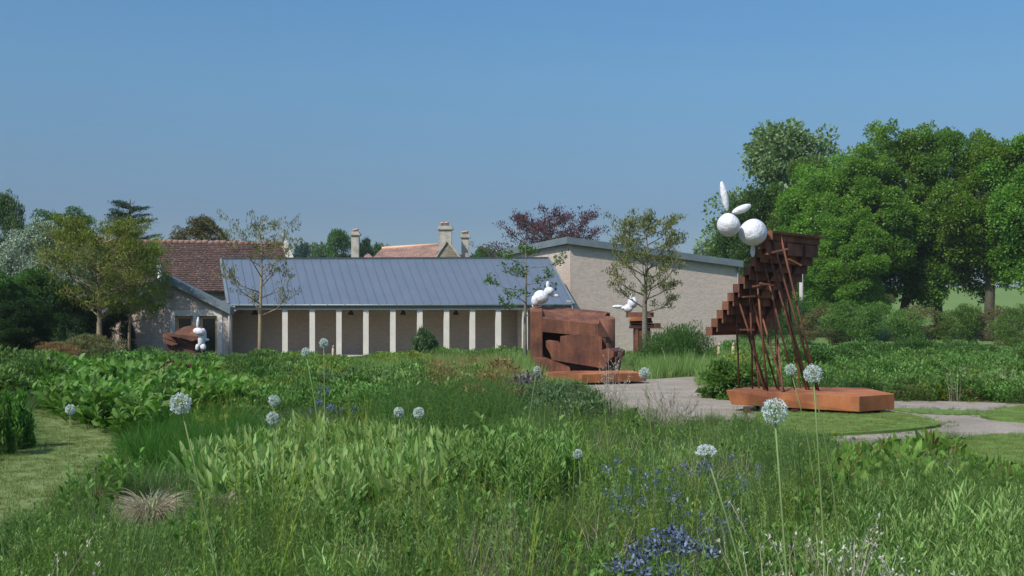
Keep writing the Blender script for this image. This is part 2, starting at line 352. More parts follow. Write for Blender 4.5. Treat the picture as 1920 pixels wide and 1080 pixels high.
# ---- blades: every leaf, stem and petal is one of these strips
def blades(base, az, lean, length, width, droop, segs=3, prof='grass', tint=None, roll=None, rng=None):
    base = np.asarray(base, float); N = len(base)
    def A(v): return np.broadcast_to(np.asarray(v, float), (N,)).copy()
    az, lean, length, width, droop = A(az), A(lean), A(length), A(width), A(droop)
    roll = A(0 if roll is None else roll)
    u = np.stack([np.cos(az), np.sin(az), np.zeros(N)], 1); z = np.array([0, 0, 1.0])
    side = np.stack([-np.sin(az), np.cos(az), np.zeros(N)], 1)
    ts = np.linspace(0, 1, segs+1)
    if prof == 'grass': w = 1-ts**1.5; w[-1] = 0.06
    elif prof == 'leaf': w = np.sin(np.pi*np.clip(ts*0.93+0.05, 0, 1))**0.8; w[0] = 0.15; w[-1] = 0.05
    elif prof == 'paddle': w = np.sin(np.pi*np.clip(0.12+ts*0.86, 0, 1))**0.6; w[-1] = 0.08
    else: w = np.ones(segs+1)
    pos = base.copy(); L = []
    for j, t in enumerate(ts):
        th = lean+droop*t
        tang = np.sin(th)[:, None]*u+np.cos(th)[:, None]*z
        nrm = np.cos(th)[:, None]*u-np.sin(th)[:, None]*z
        s = side*np.cos(roll)[:, None]+nrm*np.sin(roll)[:, None]
        L.append(pos-s*(width*w[j]/2)[:, None]); L.append(pos+s*(width*w[j]/2)[:, None])
        pos = pos+tang*(length/segs)[:, None]
    V = np.stack(L, 1).reshape(-1, 3)
    b0 = (np.arange(N)*2*(segs+1))[:, None]
    Q = np.concatenate([b0+np.array([[2*j, 2*j+1, 2*j+3, 2*j+2]]) for j in range(segs)], 1).reshape(-1, 4)
    T = np.repeat(A(0.5 if tint is None else tint), segs)
    return V, Q, T, pos
class NB:
    """collects blades"""
    def __init__(s): s.V = []; s.Q = []; s.T = []; s.n = 0
    def add(s, V, Q, T, *_):
        s.V.append(V); s.Q.append(Q+s.n); s.T.append(T); s.n += len(V); return s
    def arrays(s): return np.concatenate(s.V), np.concatenate(s.Q), np.concatenate(s.T)
    def mesh(s, name, org=(0, 0, 0)):
        V, Q, T = s.arrays(); return np_mesh(name, V-np.asarray(org), Q, None, T)

# ------------------------------------------------------------------ plant prototypes (arrays round the origin)
def rg(seed): return np.random.default_rng(seed)
def pr_grass(seed, n=45, h=0.5, rad=0.12, wd=0.006, lean=0.35, droop=0.6, tint=(0.1, 1)):
    r = rg(seed); nb = NB(); a = r.uniform(0, 2*np.pi, n); d = rad*np.sqrt(r.random(n))
    base = np.stack([d*np.cos(a), d*np.sin(a), np.zeros(n)], 1)
    az = a+r.normal(0, 0.7, n); hh = h*r.uniform(0.55, 1.1, n)
    nb.add(*blades(base, az, np.abs(r.normal(0, lean, n))*0.8, hh, wd*r.uniform(0.6, 1.3, n), droop*r.uniform(0.1, 1.4, n), 4, 'grass', r.uniform(*tint, n), r.uniform(-1.5, 1.5, n)))
    return nb.arrays()
def pr_feather(seed, n=9, h=0.5, rad=0.12, leaf=0.04, wd=0.0052, per=30, flower=False):
    """stems set with fine needle leaves"""
    r = rg(seed); nb = NB(); tops = []
    for i in range(n):
        a = r.uniform(0, 6.28); d = rad*math.sqrt(r.random()); az = a+r.normal(0, .5); le = abs(r.normal(0, 0.16)); dr = r.uniform(0.0, 0.35); L = h*r.uniform(0.7, 1.1)
        b = np.array([[d*math.cos(a), d*math.sin(a), 0]])
        V, Q, T, tip = blades(b, az, le, L, 0.0035, dr, 4, 'stem', 0.55, r.uniform(-1, 1)); nb.add(V, Q, T)
        rows = V.reshape(-1, 2, 3).mean(1)
        t = r.uniform(0.18, 1.0, per); k = np.clip((t*4).astype(int), 0, 3); fr = t*4-k
        pts = rows[k]*(1-fr)[:, None]+rows[k+1]*fr[:, None]
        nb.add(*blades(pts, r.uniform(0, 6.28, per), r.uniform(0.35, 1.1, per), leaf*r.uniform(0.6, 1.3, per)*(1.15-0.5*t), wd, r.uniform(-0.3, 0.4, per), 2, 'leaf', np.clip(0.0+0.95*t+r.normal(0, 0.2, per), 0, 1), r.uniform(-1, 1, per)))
        tops.append(rows[-1])
    return nb.arrays()
def pr_leafy(seed, n=7, h=0.45, rad=0.14, leaf=0.09, lw=0.035, per=12, droop=0.9, lean=0.25):
    """leafy stems: broad leaves all up the stem"""
    r = rg(seed); nb = NB()
    for i in range(n):
        a = r.uniform(0, 6.28); d = rad*math.sqrt(r.random()); L = h*r.uniform(0.6, 1.1)
        b = np.array([[d*math.cos(a), d*math.sin(a), 0]])
        V, Q, T, tip = blades(b, a+r.normal(0, .4), abs(r.normal(0, lean)), L, 0.006, r.uniform(0, 0.3), 4, 'stem', 0.4, r.uniform(-1, 1)); nb.add(V, Q, T)
        rows = V.reshape(-1, 2, 3).mean(1)
        t = np.linspace(0.2, 1.0, per)+r.normal(0, 0.02, per); t = np.clip(t, 0, 1); k = np.clip((t*4).astype(int), 0, 3); fr = t*4-k
        pts = rows[k]*(1-fr)[:, None]+rows[k+1]*fr[:, None]
        az = np.arange(per)*2.4+r.uniform(0, 6)
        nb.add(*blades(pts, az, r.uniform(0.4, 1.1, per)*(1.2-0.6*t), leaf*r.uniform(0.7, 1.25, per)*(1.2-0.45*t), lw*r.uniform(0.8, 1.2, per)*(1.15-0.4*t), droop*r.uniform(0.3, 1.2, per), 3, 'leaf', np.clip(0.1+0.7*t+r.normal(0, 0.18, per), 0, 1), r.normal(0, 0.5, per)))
    return nb.arrays()
def pr_paddle(seed, n=16, h=0.38, rad=0.13, lw=0.05, lean=0.25, droop=0.8):
    r = rg(seed); nb = NB(); a = r.uniform(0, 6.28, n); d = rad*np.sqrt(r.random(n))
    base = np.stack([d*np.cos(a), d*np.sin(a), np.zeros(n)], 1)
    nb.add(*blades(base, a+r.normal(0, 0.8, n), np.abs(r.normal(0, lean, n)), h*r.uniform(0.6, 1.15, n), lw*r.uniform(0.7, 1.2, n), droop*r.uniform(0.1, 1.3, n), 5, 'paddle', r.uniform(0.2, 1, n), r.uniform(-1.2, 1.2, n)))
    return nb.arrays()
def pr_mound(seed, n=220, rx=0.3, h=0.4, leaf=0.06, lw=0.03):
    """a cushion of small leaves"""
    r = rg(seed); nb = NB(); a = r.uniform(0, 6.28, n); c = r.uniform(0.0, 1, n); s = np.sqrt(1-c*c); k = r.uniform(0.72, 1.06, n)
    p = np.stack([rx*s*np.cos(a)*k, rx*s*np.sin(a)*k, h*c*k], 1)
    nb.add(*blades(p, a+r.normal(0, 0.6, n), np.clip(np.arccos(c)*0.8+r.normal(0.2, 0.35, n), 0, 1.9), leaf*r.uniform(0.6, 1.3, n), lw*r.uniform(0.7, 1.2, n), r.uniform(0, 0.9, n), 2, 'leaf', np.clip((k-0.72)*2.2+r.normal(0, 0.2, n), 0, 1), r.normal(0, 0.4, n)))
    return nb.arrays()
def pr_flowers(seed, n=10, h=0.6, rad=0.16, size=0.028, petals=22):
    """heads of small star flowers floating at the stem tips (used with pr_feather)"""
    r = rg(seed); nb = NB()
    for i in range(n):
        a = r.uniform(0, 6.28); d = rad*math.sqrt(r.random()); c = np.array([d*math.cos(a), d*math.sin(a), h*r.uniform(0.8, 1.1)])
        pts = c+r.normal(0, size*0.62, (petals, 3)); pts[:, 2] -= 0.0
        nb.add(*blades(pts, r.uniform(0, 6.28, petals), r.uniform(0.2, 1.7, petals), size*r.uniform(0.6, 1.1, petals), size*0.42, 0.3, 2, 'leaf', r.uniform(0, 1, petals), r.uniform(-1, 1, petals)))
        nb.add(*blades(np.array([[d*math.cos(a)*0.6, d*math.sin(a)*0.6, 0.0]]), a, 0.1, c[2], 0.004, 0.0, 3, 'stem', 0.1))
    return nb.arrays()

# ------------------------------------------------------------------ scattering "stuff" with geometry nodes
_gn = {}
def scatter_tree(K):
    if K in _gn: return _gn[K]
    t = bpy.data.node_groups.new('scatter_%d' % K, 'GeometryNodeTree')
    t.interface.new_socket('Geometry', in_out='INPUT', socket_type='NodeSocketGeometry')
    t.interface.new_socket('Geometry', in_out='OUTPUT', socket_type='NodeSocketGeometry')
    n = t.nodes; l = t.links; gi = n.new('NodeGroupInput'); go = n.new('NodeGroupOutput')
    def attr(nm, ty):
        a = n.new('GeometryNodeInputNamedAttribute'); a.data_type = ty; a.inputs['Name'].default_value = nm; return a.outputs[0]
    def sep(src, val):
        c = n.new('FunctionNodeCompare'); c.data_type = 'INT'; c.operation = 'EQUAL'
        a = attr('kindid', 'INT'); l.new(a, [i for i in c.inputs if i.type == 'INT'][0]); [i for i in c.inputs if i.type == 'INT'][1].default_value = val
        s = n.new('GeometryNodeSeparateGeometry'); s.domain = 'POINT'; l.new(src, s.inputs[0]); l.new(c.outputs[0], s.inputs[1]); return s.outputs[0]
    join = n.new('GeometryNodeJoinGeometry')
    for k in range(K):
        gti = n.new('GeometryNodeGeometryToInstance'); l.new(sep(gi.outputs[0], k), gti.inputs[0]); l.new(gti.outputs[0], join.inputs[0])
    iop = n.new('GeometryNodeInstanceOnPoints')
    l.new(sep(gi.outputs[0], 99), iop.inputs['Points']); l.new(join.outputs[0], iop.inputs['Instance'])
    iop.inputs['Pick Instance'].default_value = True
    l.new(attr('which', 'INT'), iop.inputs['Instance Index'])
    l.new(attr('scl', 'FLOAT_VECTOR'), iop.inputs['Scale'])
    e2r = n.new('FunctionNodeEulerToRotation'); l.new(attr('rot', 'FLOAT_VECTOR'), e2r.inputs[0]); l.new(e2r.outputs[0], iop.inputs['Rotation'])
    l.new(iop.outputs[0], go.inputs[0]); _gn[K] = t; return t
def scatter(name, mat, protos, pts, scale=(0.8, 1.2), seed=1, label=None, tilt=0.08, kind='stuff', parent=None, zs=None):
    r = rg(seed); pts = np.asarray(pts, float)
    if not len(pts): return None
    org = np.array([pts[:, 0].mean(), pts[:, 1].mean(), pts[:, 2].min()])
    Vs = []; Qs = []; Ts = []; kid = []; o = 0
    for k, (V, Q, T) in enumerate(protos):
        Vs.append(V); Qs.append(Q+o); Ts.append(T); kid.append(np.full(len(V), k)); o += len(V)
    N = len(pts); V = np.concatenate(Vs+[pts-org]); kid = np.concatenate(kid+[np.full(N, 99)]).astype(np.int32)
    me = np_mesh(name, V, np.concatenate(Qs), None, np.concatenate(Ts))
    me.attributes.new('kindid', 'INT', 'POINT').data.foreach_set('value', kid)
    wh = np.zeros(len(V), np.int32); wh[o:] = r.integers(0, len(protos), N); me.attributes.new('which', 'INT', 'POINT').data.foreach_set('value', wh)
    s = np.ones((len(V), 3), np.float32); sv = r.uniform(*scale, N); s[o:] = sv[:, None]; s[o:, 2] *= r.uniform(0.85, 1.15, N)
    if zs is not None: s[o:] *= np.asarray(zs)[:, None]
    me.attributes.new('scl', 'FLOAT_VECTOR', 'POINT').data.foreach_set('vector', s.ravel())
    e = np.zeros((len(V), 3), np.float32); e[o:, 0] = r.normal(0, tilt, N); e[o:, 1] = r.normal(0, tilt, N); e[o:, 2] = r.uniform(0, 6.28, N)
    me.attributes.new('rot', 'FLOAT_VECTOR', 'POINT').data.foreach_set('vector', e.ravel())
    ob = link(name, me, parent, mat); ob.location = org
    md = ob.modifiers.new('scatter', 'NODES'); md.node_group = scatter_tree(len(protos))
    tag(ob, label, None, None, kind); return ob

# ------------------------------------------------------------------ ground, lawns, gravel
def sheet(name, poly, mat, dz, thick=0.0):
    bm = bmesh.new(); vs = [bm.verts.new((p[0], p[1], 0)) for p in poly]; bm.faces.new(vs)
    for k in KY[1:-1]:
        bmesh.ops.bisect_plane(bm, geom=bm.verts[:]+bm.edges[:]+bm.faces[:], plane_co=(0, k, 0), plane_no=(0, 1, 0))
    bmesh.ops.triangulate(bm, faces=bm.faces)
    if thick:
        rr = bmesh.ops.extrude_face_region(bm, geom=bm.faces[:])
        up = [v for v in rr['geom'] if isinstance(v, bmesh.types.BMVert)]
        for v in bm.verts: v.co.z = g(v.co.y)-0.05
        for v in up: v.co.z = g(v.co.y)+dz
    else:
        for v in bm.verts: v.co.z = g(v.co.y)+dz
    bmesh.ops.recalc_face_normals(bm, faces=bm.faces)
    me = bpy.data.meshes.new(name); bm.to_mesh(me); bm.free()
    if not thick and me.polygons[0].normal.z < 0: me.flip_normals()
    o = link(name, me, None, mat); o['kind'] = 'structure'; return o
def smooth_poly(pts, it=2):
    for _ in range(it):
        q = []
        for i in range(len(pts)):
            a, b = Vector(pts[i]), Vector(pts[(i+1) % len(pts)]); q += [a*0.75+b*0.25, a*0.25+b*0.75]
        pts = q
    return pts
def gp(poly, h=0.0, it=2): return [(p.x, p.y) for p in smooth_poly([G(a, b, h) for a, b in poly], it)]
vv = []; ff = []
xs = [-3000, -400, -120, -60, 0, 60, 120, 400, 3000]
for y in KY:
    for x in xs: vv.append((x, y, g(y)))
nx = len(xs)
for j in range(len(KY)-1):
    for i in range(nx-1): ff.append((j*nx+i, j*nx+i+1, (j+1)*nx+i+1, (j+1)*nx+i))
me = bpy.data.meshes.new('ground'); me.from_pydata(vv, [], ff); me.materials.append(M['soil']); me.materials.append(M['field'])
for p in me.polygons:
    if p.center.y > 80 : p.material_index = 1
go_ = link('ground', me); go_['kind'] = 'structure'
LAWN_L = gp([(-120, 1010), (-120, 880), (0, 862), (62, 832), (58, 800), (30, 776), (60, 766), (110, 778), (150, 796), (242, 812), (262, 838), (225, 880), (170, 915), (110, 945), (50, 985), (0, 1000)])
GRAVEL = gp([(1060, 718), (1200, 712), (1330, 704), (1330, 722), (1372, 740), (1420, 757), (1620, 751), (1780, 752), (2040, 762), (2060, 824), (1790, 822), (1780, 826), (1640, 838), (1560, 834), (1540, 824), (1440, 795), (1380, 786), (1290, 790), (1200, 780), (1110, 748)])
LAWN_A = gp([(1410, 776), (1470, 769), (1600, 770), (1700, 779), (1772, 797), (1750, 805), (1640, 815), (1500, 821), (1430, 806)])
LAWN_B = gp([(1826, 779), (1905, 763), (2060, 757), (2080, 796), (1920, 794), (1860, 789)])
LAWN_C = gp([(1786, 828), (1850, 819), (2080, 816), (2080, 900), (1900, 880), (1800, 865)])
LAWN_D = gp([(1640, 764), (1700, 766), (1800, 770), (1860, 772), (1850, 779), (1740, 778), (1690, 772)], it=1)
LAWN_E = gp([(1385, 690), (1400, 668), (1480, 664), (1560, 668), (1540, 690), (1450, 700)])
sheet('gravel_path', GRAVEL, 'gravel', 0.004)
sheet('lawn', LAWN_L, 'lawn', 0.015, 1)
for nm, pl in (('lawn', LAWN_A), ('lawn', LAWN_B), ('lawn', LAWN_C)): sheet(nm, pl, 'lawn2', 0.05, 1)
sheet('grass_strip', LAWN_D, 'lawn2', 0.012)
sheet('lawn', LAWN_E, 'lawn2', 0.05, 1)
soilpatch = gp([(70, 752), (110, 732), (200, 735), (270, 775), (240, 815), (110, 782)])
NOPLANT = [LAWN_L, GRAVEL, LAWN_A, LAWN_B, LAWN_C, LAWN_E]

def region(poly, hp, dens, seed, y0=8.0, pw=1.4, excl=(), jit=0.0, block=True, zmin=0, excl_h=0.3):
    """random ground points inside a drift; density thins with distance from y0"""
    wp = [(v.x, v.y) for v in [G(a, b, hp) for a, b in poly]] if poly and not isinstance(poly[0], Vector) else [(v.x, v.y) for v in poly]
    A = np.array(wp); lo = A.min(0); hi = A.max(0); r = rg(seed)
    out = []
    yb = lo[1]
    while yb < hi[1]:
        ye = min(hi[1], yb*1.12+0.3); ym = (yb+ye)/2
        d = dens*min(1.0, (y0/ym)**pw); n = int(d*(hi[0]-lo[0])*(ye-yb))
        x = r.uniform(lo[0], hi[0], n); y = r.uniform(yb, ye, n); out.append(np.stack([x, y], 1)); yb = ye
    q = np.concatenate(out)
    k = inpoly(q[:, 0]+r.normal(0, jit, len(q)) if jit else q[:, 0], q[:, 1]+(r.normal(0, jit, len(q)) if jit else 0), wp)
    k &= np.abs(q[:, 0]) < q[:, 1]*0.52+2.5
    q = q[k]
    if block:
        for p in NOPLANT: q = q[~inpoly(q[:, 0]+r.normal(0, .05+.004*q[:, 1]), q[:, 1]+r.normal(0, .1+.006*q[:, 1]), p)]
    zz = np.interp(q[:, 1], KY, KZ)
    px = 960+q[:, 0]/q[:, 1]*F
    for p, h in excl:
        py = HOR-(zz+h-EYE)/q[:, 1]*F
        kk = ~inpoly(px, py, p); q = q[kk]; zz = zz[kk]; px = px[kk]
    return np.column_stack([q, zz])

# ================================================================== BUILDINGS
GZ = -0.32
def lerp(a, b, t): return a+(b-a)*t
# ---- colonnaded walkway with the zinc roof
EA, EB = P(431, 571, 63.0), P(1073, 571, 66.0)
RA, RB = P(417, 487, 68.6), P(1026, 485.5, 71.6)
bd = empty('colonnaded_building', (EA.x, EA.y, GZ), 'long low brick building with grey seamed metal roof and slim pale columns', 'building')
eave_dir = (Vector((EB.x, EB.y, 0))-Vector((EA.x, EA.y, 0))).normalized(); back = Vector((-eave_dir.y, eave_dir.x, 0))
nrm = (EB-EA).cross(RA-EA).normalized()
if nrm.z < 0: nrm = -nrm
NP = 38
rng = random.Random(5)
for i in range(NP):
    t0, t1 = i/NP, (i+1)/NP
    a, b, c, d = EA.lerp(EB, t0), EA.lerp(EB, t1), RA.lerp(RB, t1), RA.lerp(RB, t0)
    e = (b-a)*0.012
    lift = nrm*rng.uniform(0.0, 0.008)
    MB().hexa([p-nrm*0.06 for p in (a+e, b-e, c-e, d+e)], [p+lift for p in (a+e, b-e, c-e, d+e)]).build('roof_panel', 'zinc', bd)
for i in range(NP+1):
    t = i/NP; a, d = EA.lerp(EB, t), RA.lerp(RB, t); s = eave_dir*0.016
    MB().hexa([a-s-nrm*0.055, a+s-nrm*0.055, d+s-nrm*0.055, d-s-nrm*0.055], [a-s+nrm*0.05, a+s+nrm*0.05, d+s+nrm*0.05, d-s+nrm*0.05]).build('roof_seam', 'zinc', bd)
up = Vector((0, 0, 1))
MB().hexa([RA-nrm*0.05-eave_dir*.1, RB-nrm*0.05+eave_dir*.1, RB+back*0.4-up*.1+eave_dir*.1, RA+back*0.4-up*.1-eave_dir*.1], [RA+nrm*0.14-eave_dir*.1, RB+nrm*0.14+eave_dir*.1, RB+back*0.4+up*0.14+eave_dir*.1, RA+back*0.4+up*0.14-eave_dir*.1]).build('ridge_capping', 'zinc_dark', bd)
for (a, d, sgn) in ((EA, RA, -1), (EB, RB, 1)):
    s = eave_dir*0.03*sgn; w_ = eave_dir*0.16*sgn
    MB().hexa([a+s-nrm*0.25, a+w_-nrm*0.25, d+w_-nrm*0.25, d+s-nrm*0.25], [a+s+nrm*0.08, a+w_+nrm*0.08, d+w_+nrm*0.08, d+s+nrm*0.08]).build('verge_trim', 'zinc_dark', bd)
# back slope of the roof and rear wall
bk = 5.6
MB().poly([RA+back*0.4, RB+back*0.4, RB+back*(0.4+bk)-up*2.7, RA+back*(0.4+bk)-up*2.7]).build('rear_roof_slope', 'zinc', bd)
MB().hexa([Vector((p.x, p.y, GZ)) for p in (RA+back*5.4, RB+back*5.4, RB+back*5.7, RA+back*5.7)], [Vector((p.x, p.y, 2.4)) for p in (RA+back*5.4, RB+back*5.4, RB+back*5.7, RA+back*5.7)]).build('rear_wall', 'brick', bd)
# gutter (half round), its brackets, and the band above the columns
gut = [EA-back*0.05-up*0.035, EB-back*0.05-up*0.035]
MB().tube(gut, 0.06, 10).build('gutter', 'zinc_dark', bd)
for i in range(20):
    p = gut[0].lerp(gut[1], (i+.5)/20)
    MB().box(p+up*0.0-back*0.06, (0.03, 0.03, 0.12), math.atan2(eave_dir.y, eave_dir.x)).build('gutter_bracket', 'zinc_dark', bd)
def on_line(px, off=0.0):
    """point of the front line (shifted back by off) seen in column px"""
    o = Vector((EA.x, EA.y, 0))+back*off; k = (px-960.0)/F
    t = (k*o.y-o.x)/(eave_dir.x-k*eave_dir.y); return o+eave_dir*t
Lx = on_line(434, 0.35); Rx = on_line(1071, 0.35)
zt = 2.37
def wallbox(p0, p1, z0, z1, thick, name, mat, parent):
    q = [p0, p1, p1+back*thick, p0+back*thick]
    return MB().hexa([Vector((p.x, p.y, z0)) for p in q], [Vector((p.x, p.y, z1)) for p in q]).build(name, mat, parent)
zb0 = EA.z-0.10
wallbox(on_line(434, .12), on_line(1071, .12), zt+0.03, zb0+.02, 0.62, 'header_band', 'soffit', bd)
wallbox(on_line(434, .08), on_line(1071, .08), zt-0.03, zt+0.028, 0.7, 'lintel_strip', 'limestone', bd)
wallbox(on_line(434, .79), on_line(1071, .79), zt-0.02, zt+0.05, 2.3, 'walkway_ceiling', 'soffit', bd)
cols_px = [534.5, 585.5, 635.5, 686, 736.5, 787, 837, 885.5, 934, 984, 1034]
ang = math.atan2(eave_dir.y, eave_dir.x)
for i, cx in enumerate(cols_px):
    p = on_line(cx, 0.27)
    MB().box((p.x, p.y, (GZ+zt-0.03)/2), (0.30, 0.30, zt-0.03-GZ), ang).build('column', 'limestone', bd)
wallbox(on_line(428, 3.1), on_line(1071, 3.1), GZ, 2.9, 0.3, 'back_wall', 'brick_dark', bd)
p = on_line(975, 2.2); wallbox(p-eave_dir*0.13, p+eave_dir*0.13, GZ, zt-.03, 0.9, 'brick_pier', 'brick', bd)
p = on_line(1071, 0.3); wallbox(p-eave_dir*0.25, p, GZ, 2.9, 5.0, 'end_wall', 'brick', bd)
wallbox(on_line(434, .2), on_line(1071, .2), GZ, GZ+0.06, 2.9, 'paving', 'limestone', bd)
for i, cx in enumerate([478, 658, 756, 855]):
    p = on_line(cx, 1.3)
    lo = [Vector((p.x+a*0.17, p.y+b*0.17, 2.05)) for a, b in ((-1, -1), (1, -1), (1, 1), (-1, 1))]
    hi = [Vector((p.x+a*0.07, p.y+b*0.07, 2.31)) for a, b in ((-1, -1), (1, -1), (1, 1), (-1, 1))]
    sh = MB().hexa(lo, hi).build('pendant_lamp', 'darkmetal', bd)
    MB().tube([(p.x, p.y, 2.31), (p.x, p.y, 2.41)], 0.015, 6).build('lamp_cord', 'darkmetal', bd)

# downpipe at the corner with the gable
q = P(434, 575, 62.3)
dp = MB().tube([P(440, 575, 62.6), P(433, 579, 62.3), P(430, 585, 61.9), P(429.5, 592, 61.85), Vector((P(429.5, 592, 61.85).x, 61.85, GZ))], 0.055, 10).build('downpipe', 'whitemetal', bd)
MB().tube([P(1073, 573, 65.8), P(1074, 580, 65.7), P(1080, 586, 65.5)], 0.05, 8).build('downpipe', 'zinc', bd)

# ---- gable fronted wing
YG = 62.0
wing = empty('gabled_wing', (X(312, YG), YG, GZ), 'small brick gabled wing with grey metal edging and oak framed glass doors', 'building')
gp_ = lambda px, py: P(px, py, YG)
zz = lambda px, z: Vector((X(px, YG), YG, z))
th = (0, 0.42, 0)
MB().prism([gp_(200, 583), zz(200, GZ), zz(319, GZ), gp_(319, 582), gp_(417, 582), zz(417, GZ), zz(432, GZ), gp_(432, 578), gp_(313, 517)], th).build('brick_wall', 'brick', wing)
for a, b, c, d in ((319, 417, 581.7, 592),):
    MB().hexa([gp_(a, d)-Vector((0, .03, 0)), gp_(b, d)-Vector((0, .03, 0)), gp_(b, d)+Vector((0, .39, 0)), gp_(a, d)+Vector((0, .39, 0))], [gp_(a, c)-Vector((0, .03, 0)), gp_(b, c)-Vector((0, .03, 0)), gp_(b, c)+Vector((0, .39, 0)), gp_(a, c)+Vector((0, .39, 0))]).build('stone_lintel', 'limestone', wing)
for nm, a, b in (('stone_jamb', 319.1, 328), ('stone_mullion', 362, 373), ('stone_jamb', 407, 416.9)):
    x0, x1 = X(a, YG), X(b, YG); zt_ = Z(592, YG)-0.002
    MB().box(((x0+x1)/2, YG+0.18, (GZ+zt_)/2), (x1-x0, 0.42, zt_-GZ)).build(nm, 'limestone', wing)
for a, b in ((328.1, 361.9), (373.1, 406.9)):
    x0, x1 = X(a, YG), X(b, YG); z1 = Z(592, YG)-0.004; y_ = YG+0.24
    fr = MB(); t_ = 0.15
    fr.box(((x0+x1)/2, y_, z1-t_/2), (x1-x0, 0.1, t_))
    fr.box(((x0+x1)/2, y_, GZ+0.05), (x1-x0, 0.1, 0.1))
    fr.box((x0+t_/2, y_, (z1-t_+GZ+.1)/2), (t_, 0.1, z1-t_-GZ-.1)); fr.box((x1-t_/2, y_, (z1-t_+GZ+.1)/2), (t_, 0.1, z1-t_-GZ-.1))
    w_ = fr.build('glazed_door', 'oak', wing)
    MB().box(((x0+x1)/2, y_+0.012, (z1+GZ)/2), (x1-x0-2*t_-.004, 0.02, z1-GZ-t_-.11)).build('pane', 'glass', w_)
    MB().box((x1-t_-0.06, y_-0.07, 0.85), (0.025, 0.04, 0.25)).build('handle', 'darkmetal', w_)
# metal edging along the gable: two raking fascias with depth, soffit shadow below
fz = 0.40
for a, b in (((190, 585), (313, 514.5)), ((313, 514.5), (434.5, 575.5))):
    A_, B_ = gp_(*a)-Vector((0, 0.38, 0)), gp_(*b)-Vector((0, 0.38, 0)); dn = Vector((0, 0, -fz)); dd = Vector((0, 0.95, 0))
    e_ = (B_-A_).normalized()*0.002
    MB().hexa([A_+e_+dn, B_-e_+dn, B_-e_+dn+dd, A_+e_+dn+dd], [A_+e_, B_-e_, B_-e_+dd, A_+e_+dd]).build('raking_fascia', 'zinc_dark', wing)
MB().hexa([zz(200, GZ)+Vector((0, .45, 0)), zz(206, GZ)+Vector((0, .45, 0)), zz(206, GZ)+Vector((0, 14, 0)), zz(200, GZ)+Vector((0, 14, 0))], [zz(200, 2.1)+Vector((0, .45, 0)), zz(206, 2.1)+Vector((0, .45, 0)), zz(206, 2.1)+Vector((0, 14, 0)), zz(200, 2.1)+Vector((0, 14, 0))]).build('side_wall', 'brick', wing)
MB().box((X(313, YG), YG+4, 2.2), (6.4, 7.0, 0.12)).build('flat_roof', 'zinc_dark', wing)
fl = empty('flue_pipe', (X(298.5, 64), 64, 2.26), 'short pale metal flue with a cap rising behind the small gable', 'flue')
MB().tube([(X(298.5, 64), 64, 2.27), P(298.5, 503, 64)], 0.11, 10).build('pipe', 'whitemetal', fl)
MB().tube([P(298.5, 503.3, 64), P(298.5, 500, 64), P(298.5, 496, 64)], [0.17, 0.17, 0.09], 10).build('cap', 'whitemetal', fl)

# ---- old barn with the brown tiled roof
barn = empty('tiled_barn', (X(380, 78), 78, GZ), 'old barn with a long mottled brown clay tile roof behind the small gabled wing', 'building')
bl, br = P(150, 451, 86), P(528, 457, 83); el, er = P(120, 545, 78.5), P(566, 546, 76)
n_ = (er-el).cross(bl-el).normalized(); n_ = n_ if n_.z > 0 else -n_
# courses of tiles, each laid a little proud of the one above
NC = 26
for k in range(NC):
    t0, t1 = k/NC, (k+1)/NC+0.004
    a, b, c, d = el.lerp(bl, t0), er.lerp(br, t0), er.lerp(br, t1), el.lerp(bl, t1)
    h0, h1 = n_*0.05, n_*0.012
    MB().hexa([a-n_*.05, b-n_*.05, c-n_*.05, d-n_*.05], [a+h0, b+h0, c+h1, d+h1]).build('tile_course', 'tile_old', barn)
bkd = Vector((0.03, 1, 0))
MB().poly([bl, br, br+bkd*8-up*4.2, bl+bkd*8-up*4.2]).build('rear_roof_slope', 'tile_old', barn)
ridge_me = None
nrid = 34
for k in range(nrid):
    a = bl.lerp(br, k/nrid); b = bl.lerp(br, (k+0.96)/nrid)
    if ridge_me is None:
        o = MB().tube([a, b], [0.16, 0.19], 8).build('ridge_tile', 'tile_red', barn); ridge_me = (o, a.copy())
    else:
        o = ridge_me[0].copy(); col.objects.link(o); o.location = a-ridge_me[1]+Vector((0, 0, rng.uniform(-.03, .03)))
MB().hexa([er+Vector((-.1, -.1, -.5)), er+Vector((.35, -.1, -.5)), br+Vector((.35, 0, -.5)), br+Vector((-.1, 0, -.5))], [er+Vector((-.1, -.1, .2)), er+Vector((.35, -.1, .2)), br+Vector((.35, 0, .24)), br+Vector((-.1, 0, .24))]).build('verge_coping', 'chimney', barn)
MB().tube([br+Vector((0.1, 0, .2)), br+Vector((.1, 0, .38)), br+Vector((.1, 0, .45)), br+Vector((.1, 0, .75))], [.12, .09, .2, .05], 8).build('finial', 'chimney', barn)
MB().hexa([Vector((p.x, p.y, GZ)) for p in (el+up*0+bkd*.5, er+bkd*.5, er+bkd*1, el+bkd*1)], [p+bkd*k_ for p, k_ in ((el, .5), (er, .5), (er, 1), (el, 1))]).build('stone_wall', 'rubble', barn)
MB().poly([er+bkd*.5+Vector((.05, 0, 0)), br+Vector((.05, 0, 0)), br+bkd*8-up*4.2+Vector((.05, 0, 0)), Vector((br.x+.3, br.y+8, GZ)), Vector((er.x+.05, er.y+.5, GZ))]).build('gable_wall', 'rubble', barn)

